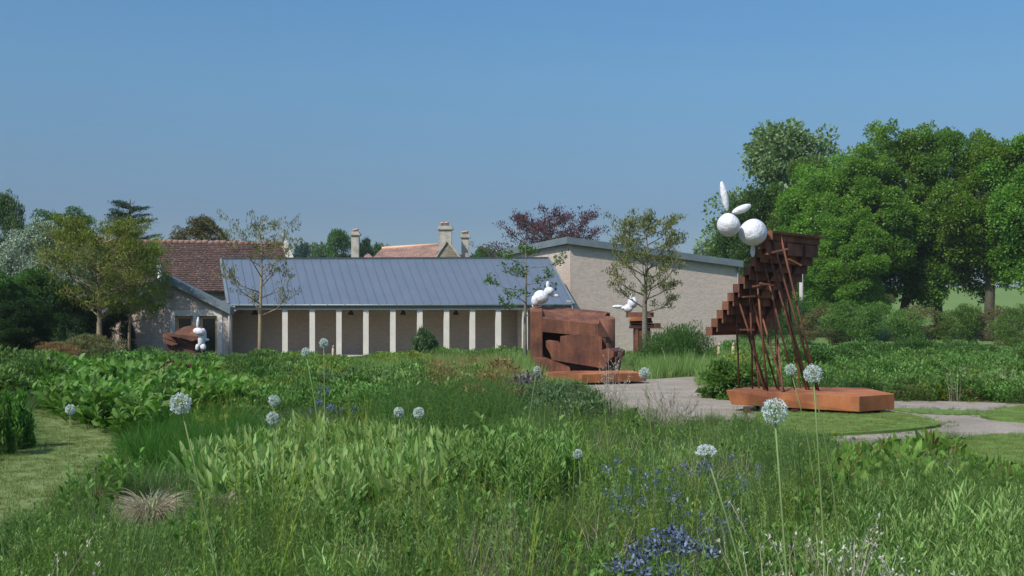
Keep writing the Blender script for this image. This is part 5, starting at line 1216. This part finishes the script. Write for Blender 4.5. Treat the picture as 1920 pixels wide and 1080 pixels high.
# nothing planted rises into these parts of the view: lawns, path, sculptures and walls stay open as planted
def px_of(poly): return [(960+x/y*F, HOR-(g(y)-EYE)/y*F) for x, y in poly if y > 1]
SOFT = [px_of(p) for p in (LAWN_L, GRAVEL, LAWN_A, LAWN_B, LAWN_C)]; OPEN = []
_top = [(-400, 655), (240, 658), (300, 650), (430, 660), (560, 664), (930, 655), (995, 652), (1156, 660), (1180, 650), (1330, 648), (1345, 640), (2400, 645)]
_xs = np.arange(-400, 2400, 13); _r = rg(4242); _ys = np.interp(_xs, [p[0] for p in _top], [p[1] for p in _top])+_r.normal(0, 3.5, len(_xs))+5*np.sin(_xs*.021)+4*np.sin(_xs*.057+1)
OPEN.append([(2400, -900), (-400, -900)]+[(float(a), float(b)) for a, b in zip(_xs, _ys)])
OPEN.append([(1003, 640), (1190, 640), (1215, 699), (1100, 708), (1003, 700)])
OPEN.append([(1362, 733), (1612, 744), (1676, 740), (1670, 754), (1600, 768), (1380, 762)])
_ph = rg(999).uniform(0, 6.28, (12, 12))
def nz2(x, y, f, sd):
    v = 0; amp = 1; tot = 0
    for o in range(3):
        a = _ph[sd % 12, o]; q = f*2**o*1.13
        v = v+amp*(np.sin(x*q*np.cos(a)*6.28+y*q*np.sin(a)*6.28+_ph[(sd+3) % 12, o*2])+np.sin(-x*q*np.sin(a+.7)*6.28+y*q*np.cos(a+.7)*6.28+_ph[(sd+5) % 12, o*2+1]))/2; tot += amp; amp *= .6
    return v/tot*.5+.5
def drift(name, mat, protos, poly, hp_, dens, seed, label, scale=(.8, 1.25), y0=8, pw=1.3, excl=(), jit=.0, block=True, tilt=.08, patch=None, zmul=1.0, grow=.5, hn=.35, lowfor=()):
    pts = region(poly, hp_, dens, seed, y0, pw, excl, jit, block)
    if patch is not None and len(pts):
        v = nz2(pts[:, 0], pts[:, 1], patch[0], seed); r = rg(seed+7)
        pts = pts[r.random(len(pts)) < np.clip((v-patch[1])/.12+.5, patch[2] if len(patch) > 2 else 0, 1)]
    if not len(pts): print('EMPTY', name); return
    zs = zmul*(1+np.clip((pts[:, 1]-12)/60, 0, grow))*(1-hn/2+hn*nz2(pts[:, 0], pts[:, 1], .45, seed+1)*1.2)
    H = np.mean([np.percentile(p[0][:, 2], 96) for p in protos])*scale[1]*1.05
    px = 960+pts[:, 0]/pts[:, 1]*F
    for _ in range(11):
        bad = np.zeros(len(pts), bool)
        for fr in (.45, .7, 1.0):
            py = HOR-(pts[:, 2]+H*zs*fr-EYE)/pts[:, 1]*F
            for iq, q in enumerate(SOFT): bad |= inpoly(px, py, q) & inpoly(px, py+(40, 20, 14, 12, 16)[iq], q)
            for q in OPEN+[px_ for px_ in lowfor]: bad |= inpoly(px, py, q)
        zs = np.where(bad, zs*.86, zs)
    keep = zs > .22; pts = pts[keep]; zs = zs[keep]
    if len(pts): scatter(name, mat, protos, pts, scale, seed, label, tilt, zs=zs)
NEAR = [Vector((-3.2, 3.3, 0)), Vector((3.2, 3.3, 0)), Vector((9.5, 17, 0)), Vector((-9.5, 17, 0))]
MIDR = [Vector((-9.5, 16, 0)), Vector((9.5, 16, 0)), Vector((17.0, 31, 0)), Vector((-17, 31, 0))]
LOW = [D['paddle'][0], D['tuft'][0], D['big'][0], D['redgreen'][0], [(860, 835), (1110, 835), (1100, 890), (900, 900)], [(200, 905), (345, 905), (345, 965), (215, 975)], [(380, 880), (450, 880), (450, 915), (390, 920)]]
# --- foreground matrix
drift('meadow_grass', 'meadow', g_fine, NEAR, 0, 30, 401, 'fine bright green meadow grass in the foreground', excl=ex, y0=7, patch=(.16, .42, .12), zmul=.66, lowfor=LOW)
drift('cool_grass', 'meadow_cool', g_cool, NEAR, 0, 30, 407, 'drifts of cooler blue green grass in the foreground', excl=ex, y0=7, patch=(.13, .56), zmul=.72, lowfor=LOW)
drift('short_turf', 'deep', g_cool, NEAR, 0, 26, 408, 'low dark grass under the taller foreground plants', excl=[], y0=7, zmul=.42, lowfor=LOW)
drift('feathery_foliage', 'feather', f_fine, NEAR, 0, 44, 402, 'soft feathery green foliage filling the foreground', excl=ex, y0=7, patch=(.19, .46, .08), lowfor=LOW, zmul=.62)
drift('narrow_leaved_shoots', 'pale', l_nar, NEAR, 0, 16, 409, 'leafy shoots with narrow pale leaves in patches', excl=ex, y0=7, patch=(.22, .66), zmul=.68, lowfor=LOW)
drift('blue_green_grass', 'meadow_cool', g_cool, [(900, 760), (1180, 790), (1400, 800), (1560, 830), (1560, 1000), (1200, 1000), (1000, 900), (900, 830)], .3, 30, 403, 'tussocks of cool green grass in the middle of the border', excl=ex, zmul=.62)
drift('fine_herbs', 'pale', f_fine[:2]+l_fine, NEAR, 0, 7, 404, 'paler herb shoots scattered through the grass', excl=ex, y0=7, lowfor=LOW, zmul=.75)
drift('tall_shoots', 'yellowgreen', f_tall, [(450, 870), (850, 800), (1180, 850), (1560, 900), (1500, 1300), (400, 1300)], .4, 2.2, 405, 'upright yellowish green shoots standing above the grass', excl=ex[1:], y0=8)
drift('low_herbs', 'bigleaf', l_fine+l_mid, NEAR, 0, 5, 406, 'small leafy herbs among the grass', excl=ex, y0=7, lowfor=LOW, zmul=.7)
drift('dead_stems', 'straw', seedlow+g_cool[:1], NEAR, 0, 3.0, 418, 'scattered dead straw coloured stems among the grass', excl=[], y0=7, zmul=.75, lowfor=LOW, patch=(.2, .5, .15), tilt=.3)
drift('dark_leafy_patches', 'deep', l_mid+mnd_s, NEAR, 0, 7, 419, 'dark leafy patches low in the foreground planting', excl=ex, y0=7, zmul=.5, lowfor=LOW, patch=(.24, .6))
# --- named drifts
drift('paddle_leaf_drift', 'pale', padd, D['paddle'][0], .2, 24, 410, 'drift of upright pale green paddle shaped leaves', y0=12, pw=1, scale=(.8, 1.2))
drift('dark_green_tufts', 'tuft', g_tuft, D['tuft'][0], .2, 34, 411, 'dense dark green grassy edging beside the lawn', y0=14, pw=1)
drift('large_leaf_drift', 'bigleaf', l_big, D['big'][0], .25, 13, 412, 'bank of large drooping green leaves beyond the lawn', y0=20, pw=1, scale=(1.0, 1.5), grow=.1)
drift('narrow_leaf_clump', 'bright', l_nar+l_mid[:1], D['narrow'][0], .25, 16, 413, 'leafy green stems with long pointed leaves near the middle', y0=12, pw=1, scale=(.8, 1.2))
drift('red_edged_leaves', 'redgreen', l_oval, D['redgreen'][0], .15, 34, 414, 'low spreading leaves flushed with red at the right', y0=10, pw=1, scale=(.9, 1.4))
drift('red_edged_grass', 'meadow', g_fine, D['redgreen'][0], .15, 10, 415, 'fine grass coming up between the red flushed leaves', y0=10, pw=1)
drift('willow_leaf_drift', 'pale', l_nar, D['willow'][0], .2, 30, 416, 'drift of slender pale green willow like leaves at the lower right', y0=8, pw=1, scale=(.7, 1.0))
drift('willow_leaf_grass', 'meadow', f_fine, D['willow'][0], .2, 14, 417, 'feathery foliage between the willow like leaves', y0=8, pw=1)
# blue flowers
bl1 = [pr_flowers(340+k, 3, .42, .16, .024, 24) for k in range(3)]
drift('blue_flowers', 'blueflower', bl1, [(1150, 880), (1230, 850), (1400, 858), (1420, 915), (1330, 960), (1180, 950)], .45, 8, 420, 'heads of small dark blue flowers in the grass right of centre', y0=10, pw=1, scale=(.7, 1.0))
bl2 = [pr_flowers(345+k, 4, .42, .18, .030, 44) for k in range(3)]
drift('blue_flowers', 'blueflower', bl2, [(1170, 1060), (1230, 1005), (1400, 985), (1480, 990), (1500, 1060), (1400, 1090), (1250, 1100)], .47, 8, 421, 'dense patch of star shaped blue flowers at the bottom edge', y0=8, pw=1, scale=(.85, 1.05))
drift('blue_flowers', 'blueflower', bl2, [(585, 755), (600, 740), (680, 738), (715, 748), (690, 768), (600, 768)], .5, 1.0, 422, 'small patch of pale blue flowers beyond the paddle leaves', y0=20, pw=1, scale=(.9, 1.2))
drift('mauve_flowers', 'mauve', bl1, [(1480, 830), (1560, 800), (1760, 815), (1900, 870), (1700, 880), (1520, 860)], .4, 1.0, 423, 'few faded mauve flower heads on thin stems near the right lawn', y0=14, pw=1, scale=(.6, .8))
drift('red_seed_heads', 'redleaf', bl1, [(20, 980), (130, 920), (260, 900), (330, 880), (300, 950), (120, 1010)], .35, 1.6, 424, 'sparse dark red flower heads beside the lawn', y0=10, pw=1, scale=(.5, .7))
LOWM = LOW+[[(440, 690), (890, 695), (890, 742), (740, 750), (500, 755)], [(700, 735), (830, 728), (930, 735), (950, 775), (720, 785)]]
# --- middle distance: y 690-800
drift('mid_meadow', 'meadow', g_fine+f_fine[:2], MIDR, 0, 14, 430, 'green grasses of the middle border', excl=ex, y0=16, pw=1, scale=(.9, 1.3), lowfor=LOWM, patch=(.12, .4, .25), zmul=.6)
drift('mid_herbs', 'meadow_cool', g_cool+g_fine, [(880, 800), (1000, 730), (1140, 770), (1420, 815), (1560, 840), (1500, 880), (1000, 860)], .3, 16, 431, 'soft grey green grass before the gravel path', y0=14, pw=1, zmul=.6, lowfor=LOWM)
drift('dark_feather', 'deep', f_fine, [(690, 790), (720, 745), (830, 728), (930, 730), (960, 770), (890, 800)], .35, 24, 432, 'dark green feathery mound in the middle', y0=18, pw=1, scale=(1.0, 1.3), zmul=.85)
drift('grey_leaf_edge', 'greygreen', l_fine+mnd_s[:1], [(960, 735), (1080, 722), (1140, 752), (1145, 775), (1040, 775)], .3, 13, 433, 'grey green small leaved plants along the path edge', y0=22, pw=1, scale=(.8, 1.1), block=False)
drift('sharp_grass', 'meadow_cool', g_cool, [(1400, 800), (1440, 790), (1530, 812), (1550, 850), (1420, 860)], .3, 14, 434, 'arching grass tufts beside the small lawn', y0=14, pw=1, scale=(1.0, 1.3))
drift('grey_green_grass', 'meadow_cool', g_cool, [(0, 755), (30, 715), (110, 700), (190, 700), (140, 735), (60, 760)], .25, 9, 435, 'low hazy grey green grass left of the large leaves', y0=25, pw=1, scale=(1.0, 1.3))
drift('lavender_grass', 'greygreen', g_fine, [(430, 765), (520, 730), (600, 738), (640, 790), (520, 800)], .4, 13, 436, 'greyish upright grass between the leaf drifts', y0=20, pw=1, zmul=.7, patch=(.2, .5, .1))
drift('yellow_stems', 'yellowgreen', f_tall, [(540, 790), (600, 750), (740, 760), (720, 800), (600, 810)], .5, 7, 437, 'yellowish upright stems behind the paddle leaves', y0=20, pw=1, zmul=.7)
# --- leafy border bands further off
drift('green_mounds', 'bright', mnd_f+mnd_s+l_fine, [(420, 760), (440, 700), (540, 672), (640, 682), (760, 690), (890, 700), (890, 745), (740, 752), (600, 750), (500, 760)], .4, 6, 440, 'mounded bright green perennials in the middle of the border', y0=24, pw=.7, scale=(.8, 1.35), grow=.2, excl=[(D['big'][0], .25)], zmul=.85, hn=.7)
drift('green_mounds_white', 'pale', mnd_s, [(690, 715), (720, 692), (880, 694), (885, 716), (780, 730)], .6, 2.5, 441, 'pale tipped leafy perennials left of the rusty blocks', y0=24, pw=1, scale=(.9, 1.3))
drift('far_green_mounds', 'bright', mnd_f, [(-150, 720), (-150, 668), (0, 668), (250, 668), (600, 662), (640, 690), (500, 715), (400, 700), (280, 690), (180, 700), (100, 705), (0, 735)], .35, 3.0, 442, 'broad band of fresh green perennials below the gabled wing', y0=34, pw=.5, scale=(.5, 1.5), grow=.2, zmul=.8, hn=.8)
drift('left_bright_mounds', 'meadow', mnd_f, [(-150, 745), (-150, 690), (60, 690), (130, 700), (90, 725), (20, 740)], .35, 4, 443, 'bushy green perennials left of the grey green grass', y0=26, pw=1, scale=(1.0, 1.5), hn=.6)
drift('red_leaf_patch', 'redleaf', l_mid+bl2[:1], [(282, 725), (290, 700), (330, 692), (372, 700), (375, 735), (330, 745)], .6, 7, 444, 'patch of dark red leaved plants among the green mounds', y0=24, pw=1, scale=(.6, .9), zmul=1.25)
drift('tangled_stems', 'olive', l_nar+f_tall, [(330, 770), (360, 715), (450, 705), (470, 765), (420, 790)], .4, 8, 445, 'tangle of narrow leaved stems right of the large leaves', y0=22, pw=1, zmul=.75)
drift('rusty_grass', 'rustgrass', seedlow+g_cool[:1]+mnd_s[:1], [(790, 720), (800, 680), (960, 672), (975, 722), (880, 735)], .5, 9, 446, 'upright rusty brown grass clumps left of the rusty blocks', y0=26, pw=1, scale=(1.0, 1.4), zmul=.9)
drift('mauve_patch', 'mauve', mnd_s, [(965, 728), (975, 712), (1010, 708), (1012, 728)], .3, 5, 447, 'dusky mauve plants at the foot of the rusty blocks', y0=26, pw=1)
drift('plinth_edge_plants', 'greygreen', l_fine+g_cool[:1], [(960, 730), (1000, 716), (1080, 720), (1110, 738), (1060, 748)], .3, 7, 448, 'low grey green plants before the block plinth', y0=26, pw=1, block=False)
drift('far_grass', 'pale', g_far, [(640, 690), (660, 676), (820, 668), (1040, 668), (1060, 712), (900, 712), (760, 706)], .45, 12, 450, 'light green upright grass before the columns', y0=30, pw=.5, scale=(.9, 1.2), grow=.1)
drift('far_grass', 'pale', g_far, [(1050, 712), (1060, 680), (1150, 668), (1330, 672), (1400, 676), (1400, 700), (1330, 702), (1200, 712)], .45, 12, 451, 'tall light green grass before the brick gallery', y0=30, pw=.5, scale=(.9, 1.25), grow=.1)
drift('far_mixed', 'olive', mnd_f+g_far, [(540, 680), (560, 668), (800, 664), (800, 674), (640, 684)], .5, 2.6, 452, 'olive and green plants along the foot of the columns', y0=40, pw=.5, scale=(1.0, 1.6))
drift('far_pink_haze', 'mauve', seedlow+[tl(seedlow[0], (1.2, 1.2, 1.1))], [(630, 676), (640, 668), (750, 664), (760, 672)], .7, 3, 453, 'haze of thin pinkish grass heads before the columns', y0=40, pw=.5, scale=(1.2, 1.7))
drift('far_base_plants', 'bright', mnd_f+g_far, [(980, 676), (985, 655), (1150, 652), (1430, 648), (1430, 676)], .3, 4.5, 472, 'green planting along the foot of the brick gallery', y0=50, pw=.5, scale=(.8, 1.5), grow=.2, hn=.7)
drift('far_base_plants', 'pale', g_far, [(900, 700), (985, 655), (1150, 652), (1430, 648), (1430, 680), (1300, 690), (1100, 690)], .3, 7, 473, 'long pale grass along the foot of the brick gallery', y0=50, pw=.5, scale=(.9, 1.5), grow=.2, hn=.6)
drift('far_base_plants', 'bright', mnd_f, [(430, 680), (430, 662), (980, 657), (980, 676)], .3, 3.5, 474, 'green planting along the foot of the columns', y0=50, pw=.5, scale=(.7, 1.4), grow=.2, hn=.8)
drift('lady_mantle', 'yellowgreen', mnd_s, [(1345, 700), (1350, 682), (1410, 680), (1425, 700), (1390, 706)], .3, 4, 454, 'yellow green leafy plants at the foot of the wooden posts', y0=36, pw=.5)
drift('column_foot_plants', 'bright', mnd_f, [(930, 672), (960, 660), (1060, 660), (1075, 672)], .5, 2.5, 455, 'fresh green plants between the last column and the rusty box', y0=40, pw=.5, scale=(1.1, 1.5))
drift('border_mix', 'deep', mnd_f, [(-150, 700), (-150, 668), (600, 664), (640, 690), (500, 715), (100, 705)], .4, 1.6, 456, 'darker green perennials in patches across the left border', y0=34, pw=.5, scale=(.9, 1.5), grow=.2, patch=(.09, .55))
drift('border_mix', 'olive', l_nar+seedlow, [(380, 735), (400, 690), (560, 668), (700, 680), (620, 700), (480, 740)], .4, 5, 457, 'olive stems and seed heads across the middle left border', y0=28, pw=.6, scale=(.9, 1.3), grow=.2, patch=(.12, .5))
drift('border_mix', 'greygreen', mnd_f+l_fine, [(-100, 730), (-100, 680), (250, 672), (700, 672), (900, 700), (880, 745), (600, 750), (420, 735), (250, 700)], .4, 1.8, 458, 'grey green perennials in patches in the middle distance', y0=30, pw=.5, scale=(.8, 1.3), grow=.2, patch=(.10, .62))
drift('border_mix', 'rustgrass', seedlow+g_cool[:1], [(380, 700), (480, 680), (620, 676), (760, 676), (640, 700), (480, 720)], .5, 4, 459, 'thin brownish seed heads over the left border', y0=30, pw=.6, patch=(.14, .6))
# right bank
RB = [(1405, 735), (1420, 700), (1500, 672), (1560, 655), (1640, 648), (1780, 645), (1920, 645), (2080, 645), (2080, 752), (1900, 748), (1700, 745), (1620, 742), (1500, 742)]
drift('right_bank', 'bright', mnd_f+mnd_s+l_mid, RB, .25, 4.2, 460, 'leafy green perennials of the right hand border', y0=30, pw=.9, scale=(.5, 1.6), jit=.1, zmul=.62, hn=.8)
drift('right_bank_mix', 'deep', mnd_f, RB, .25, 1.8, 467, 'darker leafy patches in the right hand border', y0=30, pw=.8, scale=(.7, 1.2), patch=(.09, .52), grow=.2, zmul=.6, hn=.8)
drift('right_bank_mix', 'greygreen', g_cool+l_fine, RB, .25, 5, 468, 'grey green wispy patches in the right hand border', y0=30, pw=.8, scale=(.9, 1.2), patch=(.11, .6), grow=.3, zmul=.75, hn=.8)
drift('right_bank_mix', 'olive', l_nar+mnd_s, RB, .25, 3, 469, 'olive leafy patches in the right hand border', y0=30, pw=.8, scale=(.8, 1.2), patch=(.13, .62), grow=.3, zmul=.75, hn=.8)
drift('right_bank_mid', 'meadow', g_far[:1]+mnd_f, RB, .25, 1.9, 461, 'grasses and mounds mixed into the right hand border', y0=30, pw=.9, scale=(.9, 1.3), zmul=.62, grow=.1)
drift('right_bank_dark', 'brownolive', mnd_s, [(1610, 745), (1640, 705), (1780, 700), (1860, 715), (1880, 746), (1700, 746)], .2, 4.5, 462, 'low dark leaved ground cover along the gravel', y0=30, pw=.8, scale=(.8, 1.1), zmul=.6)
drift('right_bank_grey', 'greygreen', g_cool+g_fine, [(1500, 742), (1510, 705), (1600, 700), (1660, 712), (1640, 742)], .3, 7, 463, 'wispy grey green grass behind the orange plinth', y0=28, pw=1, scale=(1.0, 1.3), zmul=.8)
drift('right_bank_bright', 'bright', l_mid, [(1850, 752), (1860, 722), (1900, 712), (2060, 710), (2060, 758)], .3, 8, 464, 'brighter leafy plants at the right end of the gravel', y0=28, pw=1, scale=(1.0, 1.3), zmul=.7)
drift('dead_stalks', 'straw', seedlow, [(1745, 672), (1750, 660), (1790, 655), (1880, 655), (1890, 668)], 1.2, 2.0, 465, 'bleached dead stalks standing in the right border', y0=40, pw=.5, scale=(2.0, 2.8))
drift('right_mound_row', 'deep', mnd_f, [(1440, 668), (1600, 650), (2080, 640), (2080, 655), (1700, 662), (1500, 690)], .4, 1.3, 466, 'darker green perennials at the foot of the hedge', y0=50, pw=.4, scale=(1.2, 1.9))
# right front: round the island lawn
drift('island_edge_stems', 'meadow', f_tall, [(1660, 850), (1690, 820), (1780, 825), (1790, 870), (1700, 880)], .4, 3, 470, 'upright leafy stems beside the small round lawn', y0=12, pw=1, scale=(.7, 1.0))
drift('right_front_grass', 'meadow', g_fine+f_fine[:1], [(1440, 860), (1500, 835), (1640, 846), (1780, 850), (2050, 890), (2050, 990), (1560, 1000), (1480, 940)], .25, 20, 471, 'soft grass round the red flushed leaves', y0=10, pw=1, excl=[(D['redgreen'][0], .15)])
def fringe(polys, n, seed, protos, mat, name, label, sc_=(.5, 1.0), spread=.18):
    r = rg(seed); out = []
    for poly in polys:
        A = np.array(poly); B = np.roll(A, -1, 0); L = np.hypot(*(B-A).T); k = r.choice(len(A), int(n*L.sum()), p=L/L.sum()); t = r.random(len(k))
        q = A[k]*(1-t)[:, None]+B[k]*t[:, None]+r.normal(0, spread, (len(k), 2)); out.append(q)
    q = np.concatenate(out); q = q[np.abs(q[:, 0]) < q[:, 1]*.52+2]
    scatter(name, mat, protos, np.column_stack([q, np.interp(q[:, 1], KY, KZ)]), sc_, seed, label, .2)
tinyg = [pr_grass(370+k, 40, .10, .07, .0035, .5, 1.0) for k in range(3)]
fringe([LAWN_L], 16, 491, tinyg, 'meadow', 'lawn_edge_grass', 'longer grass along the edge of the left lawn')
fringe([LAWN_A, LAWN_B, LAWN_C, LAWN_D], 9, 492, tinyg, 'meadow', 'lawn_edge_grass', 'ragged grass along the edges of the right lawns')
fringe([GRAVEL], 6, 493, tinyg+[pr_mound(375, 90, .10, .10, .035, .018)], 'olive', 'path_weeds', 'small weeds and ragged edging along the gravel path', spread=.25)
# short lawn grass: near fringes only
lawnp = [pr_grass(350+k, 60, .035, .10, .004, .5, .6) for k in range(3)]
def on_lawn(poly, dens, seed, label, y0=11, mat='meadow'):
    A = np.array(poly); lo, hi = A.min(0), A.max(0); r = rg(seed); n = int(dens*(hi[0]-lo[0])*(hi[1]-lo[1])); x = r.uniform(lo[0], hi[0], n); y = r.uniform(lo[1], hi[1], n)
    k = inpoly(x, y, poly) & (np.abs(x) < y*.5+1.5) & (r.random(n) < (y0/np.maximum(y, y0))**1.2); x, y = x[k], y[k]
    scatter('lawn_blades', mat, lawnp, np.column_stack([x, y, np.interp(y, KY, KZ)+(.012 if poly is LAWN_L else .045)]), (.8, 1.3), seed, label)
M['lawnblade'] = mat_foliage('lawn_blades', greens((.10, .15, .03), (.15, .20, .05), (.21, .25, .08)), .3, .5, .3, (1, 1.1, .5), .12)
on_lawn(LAWN_L, 55, 481, 'mown grass blades of the left lawn', mat='lawnblade')
on_lawn(LAWN_A, 40, 482, 'mown grass blades of the small round lawn', 20, 'lawnblade')
on_lawn(LAWN_C, 40, 483, 'mown grass blades of the lawn at the right edge', 16, 'lawnblade')
on_lawn(LAWN_B, 30, 484, 'mown grass blades of the far right lawn', 20, 'lawnblade')

# ------------------------------------------------------------------ the air
hz = MB().box((0, 1000, 42), (6000, 2100, 90)).build('haze', 'zinc', None)
hz.data.materials.clear(); hm = bpy.data.materials.new('air'); hm.use_nodes = True; hn_ = hm.node_tree.nodes
hn_.remove(hn_['Principled BSDF']); pv = hn_.new('ShaderNodeVolumePrincipled'); pv.inputs['Density'].default_value = 0.00022; pv.inputs['Color'].default_value = (.94, .97, 1, 1)
pv.inputs['Anisotropy'].default_value = 0.3
hm.node_tree.links.new(pv.outputs[0], hn_['Material Output'].inputs['Volume']); hz.data.materials.append(hm); hz['kind'] = 'stuff'; hz['label'] = 'thin blue haze in the distance'
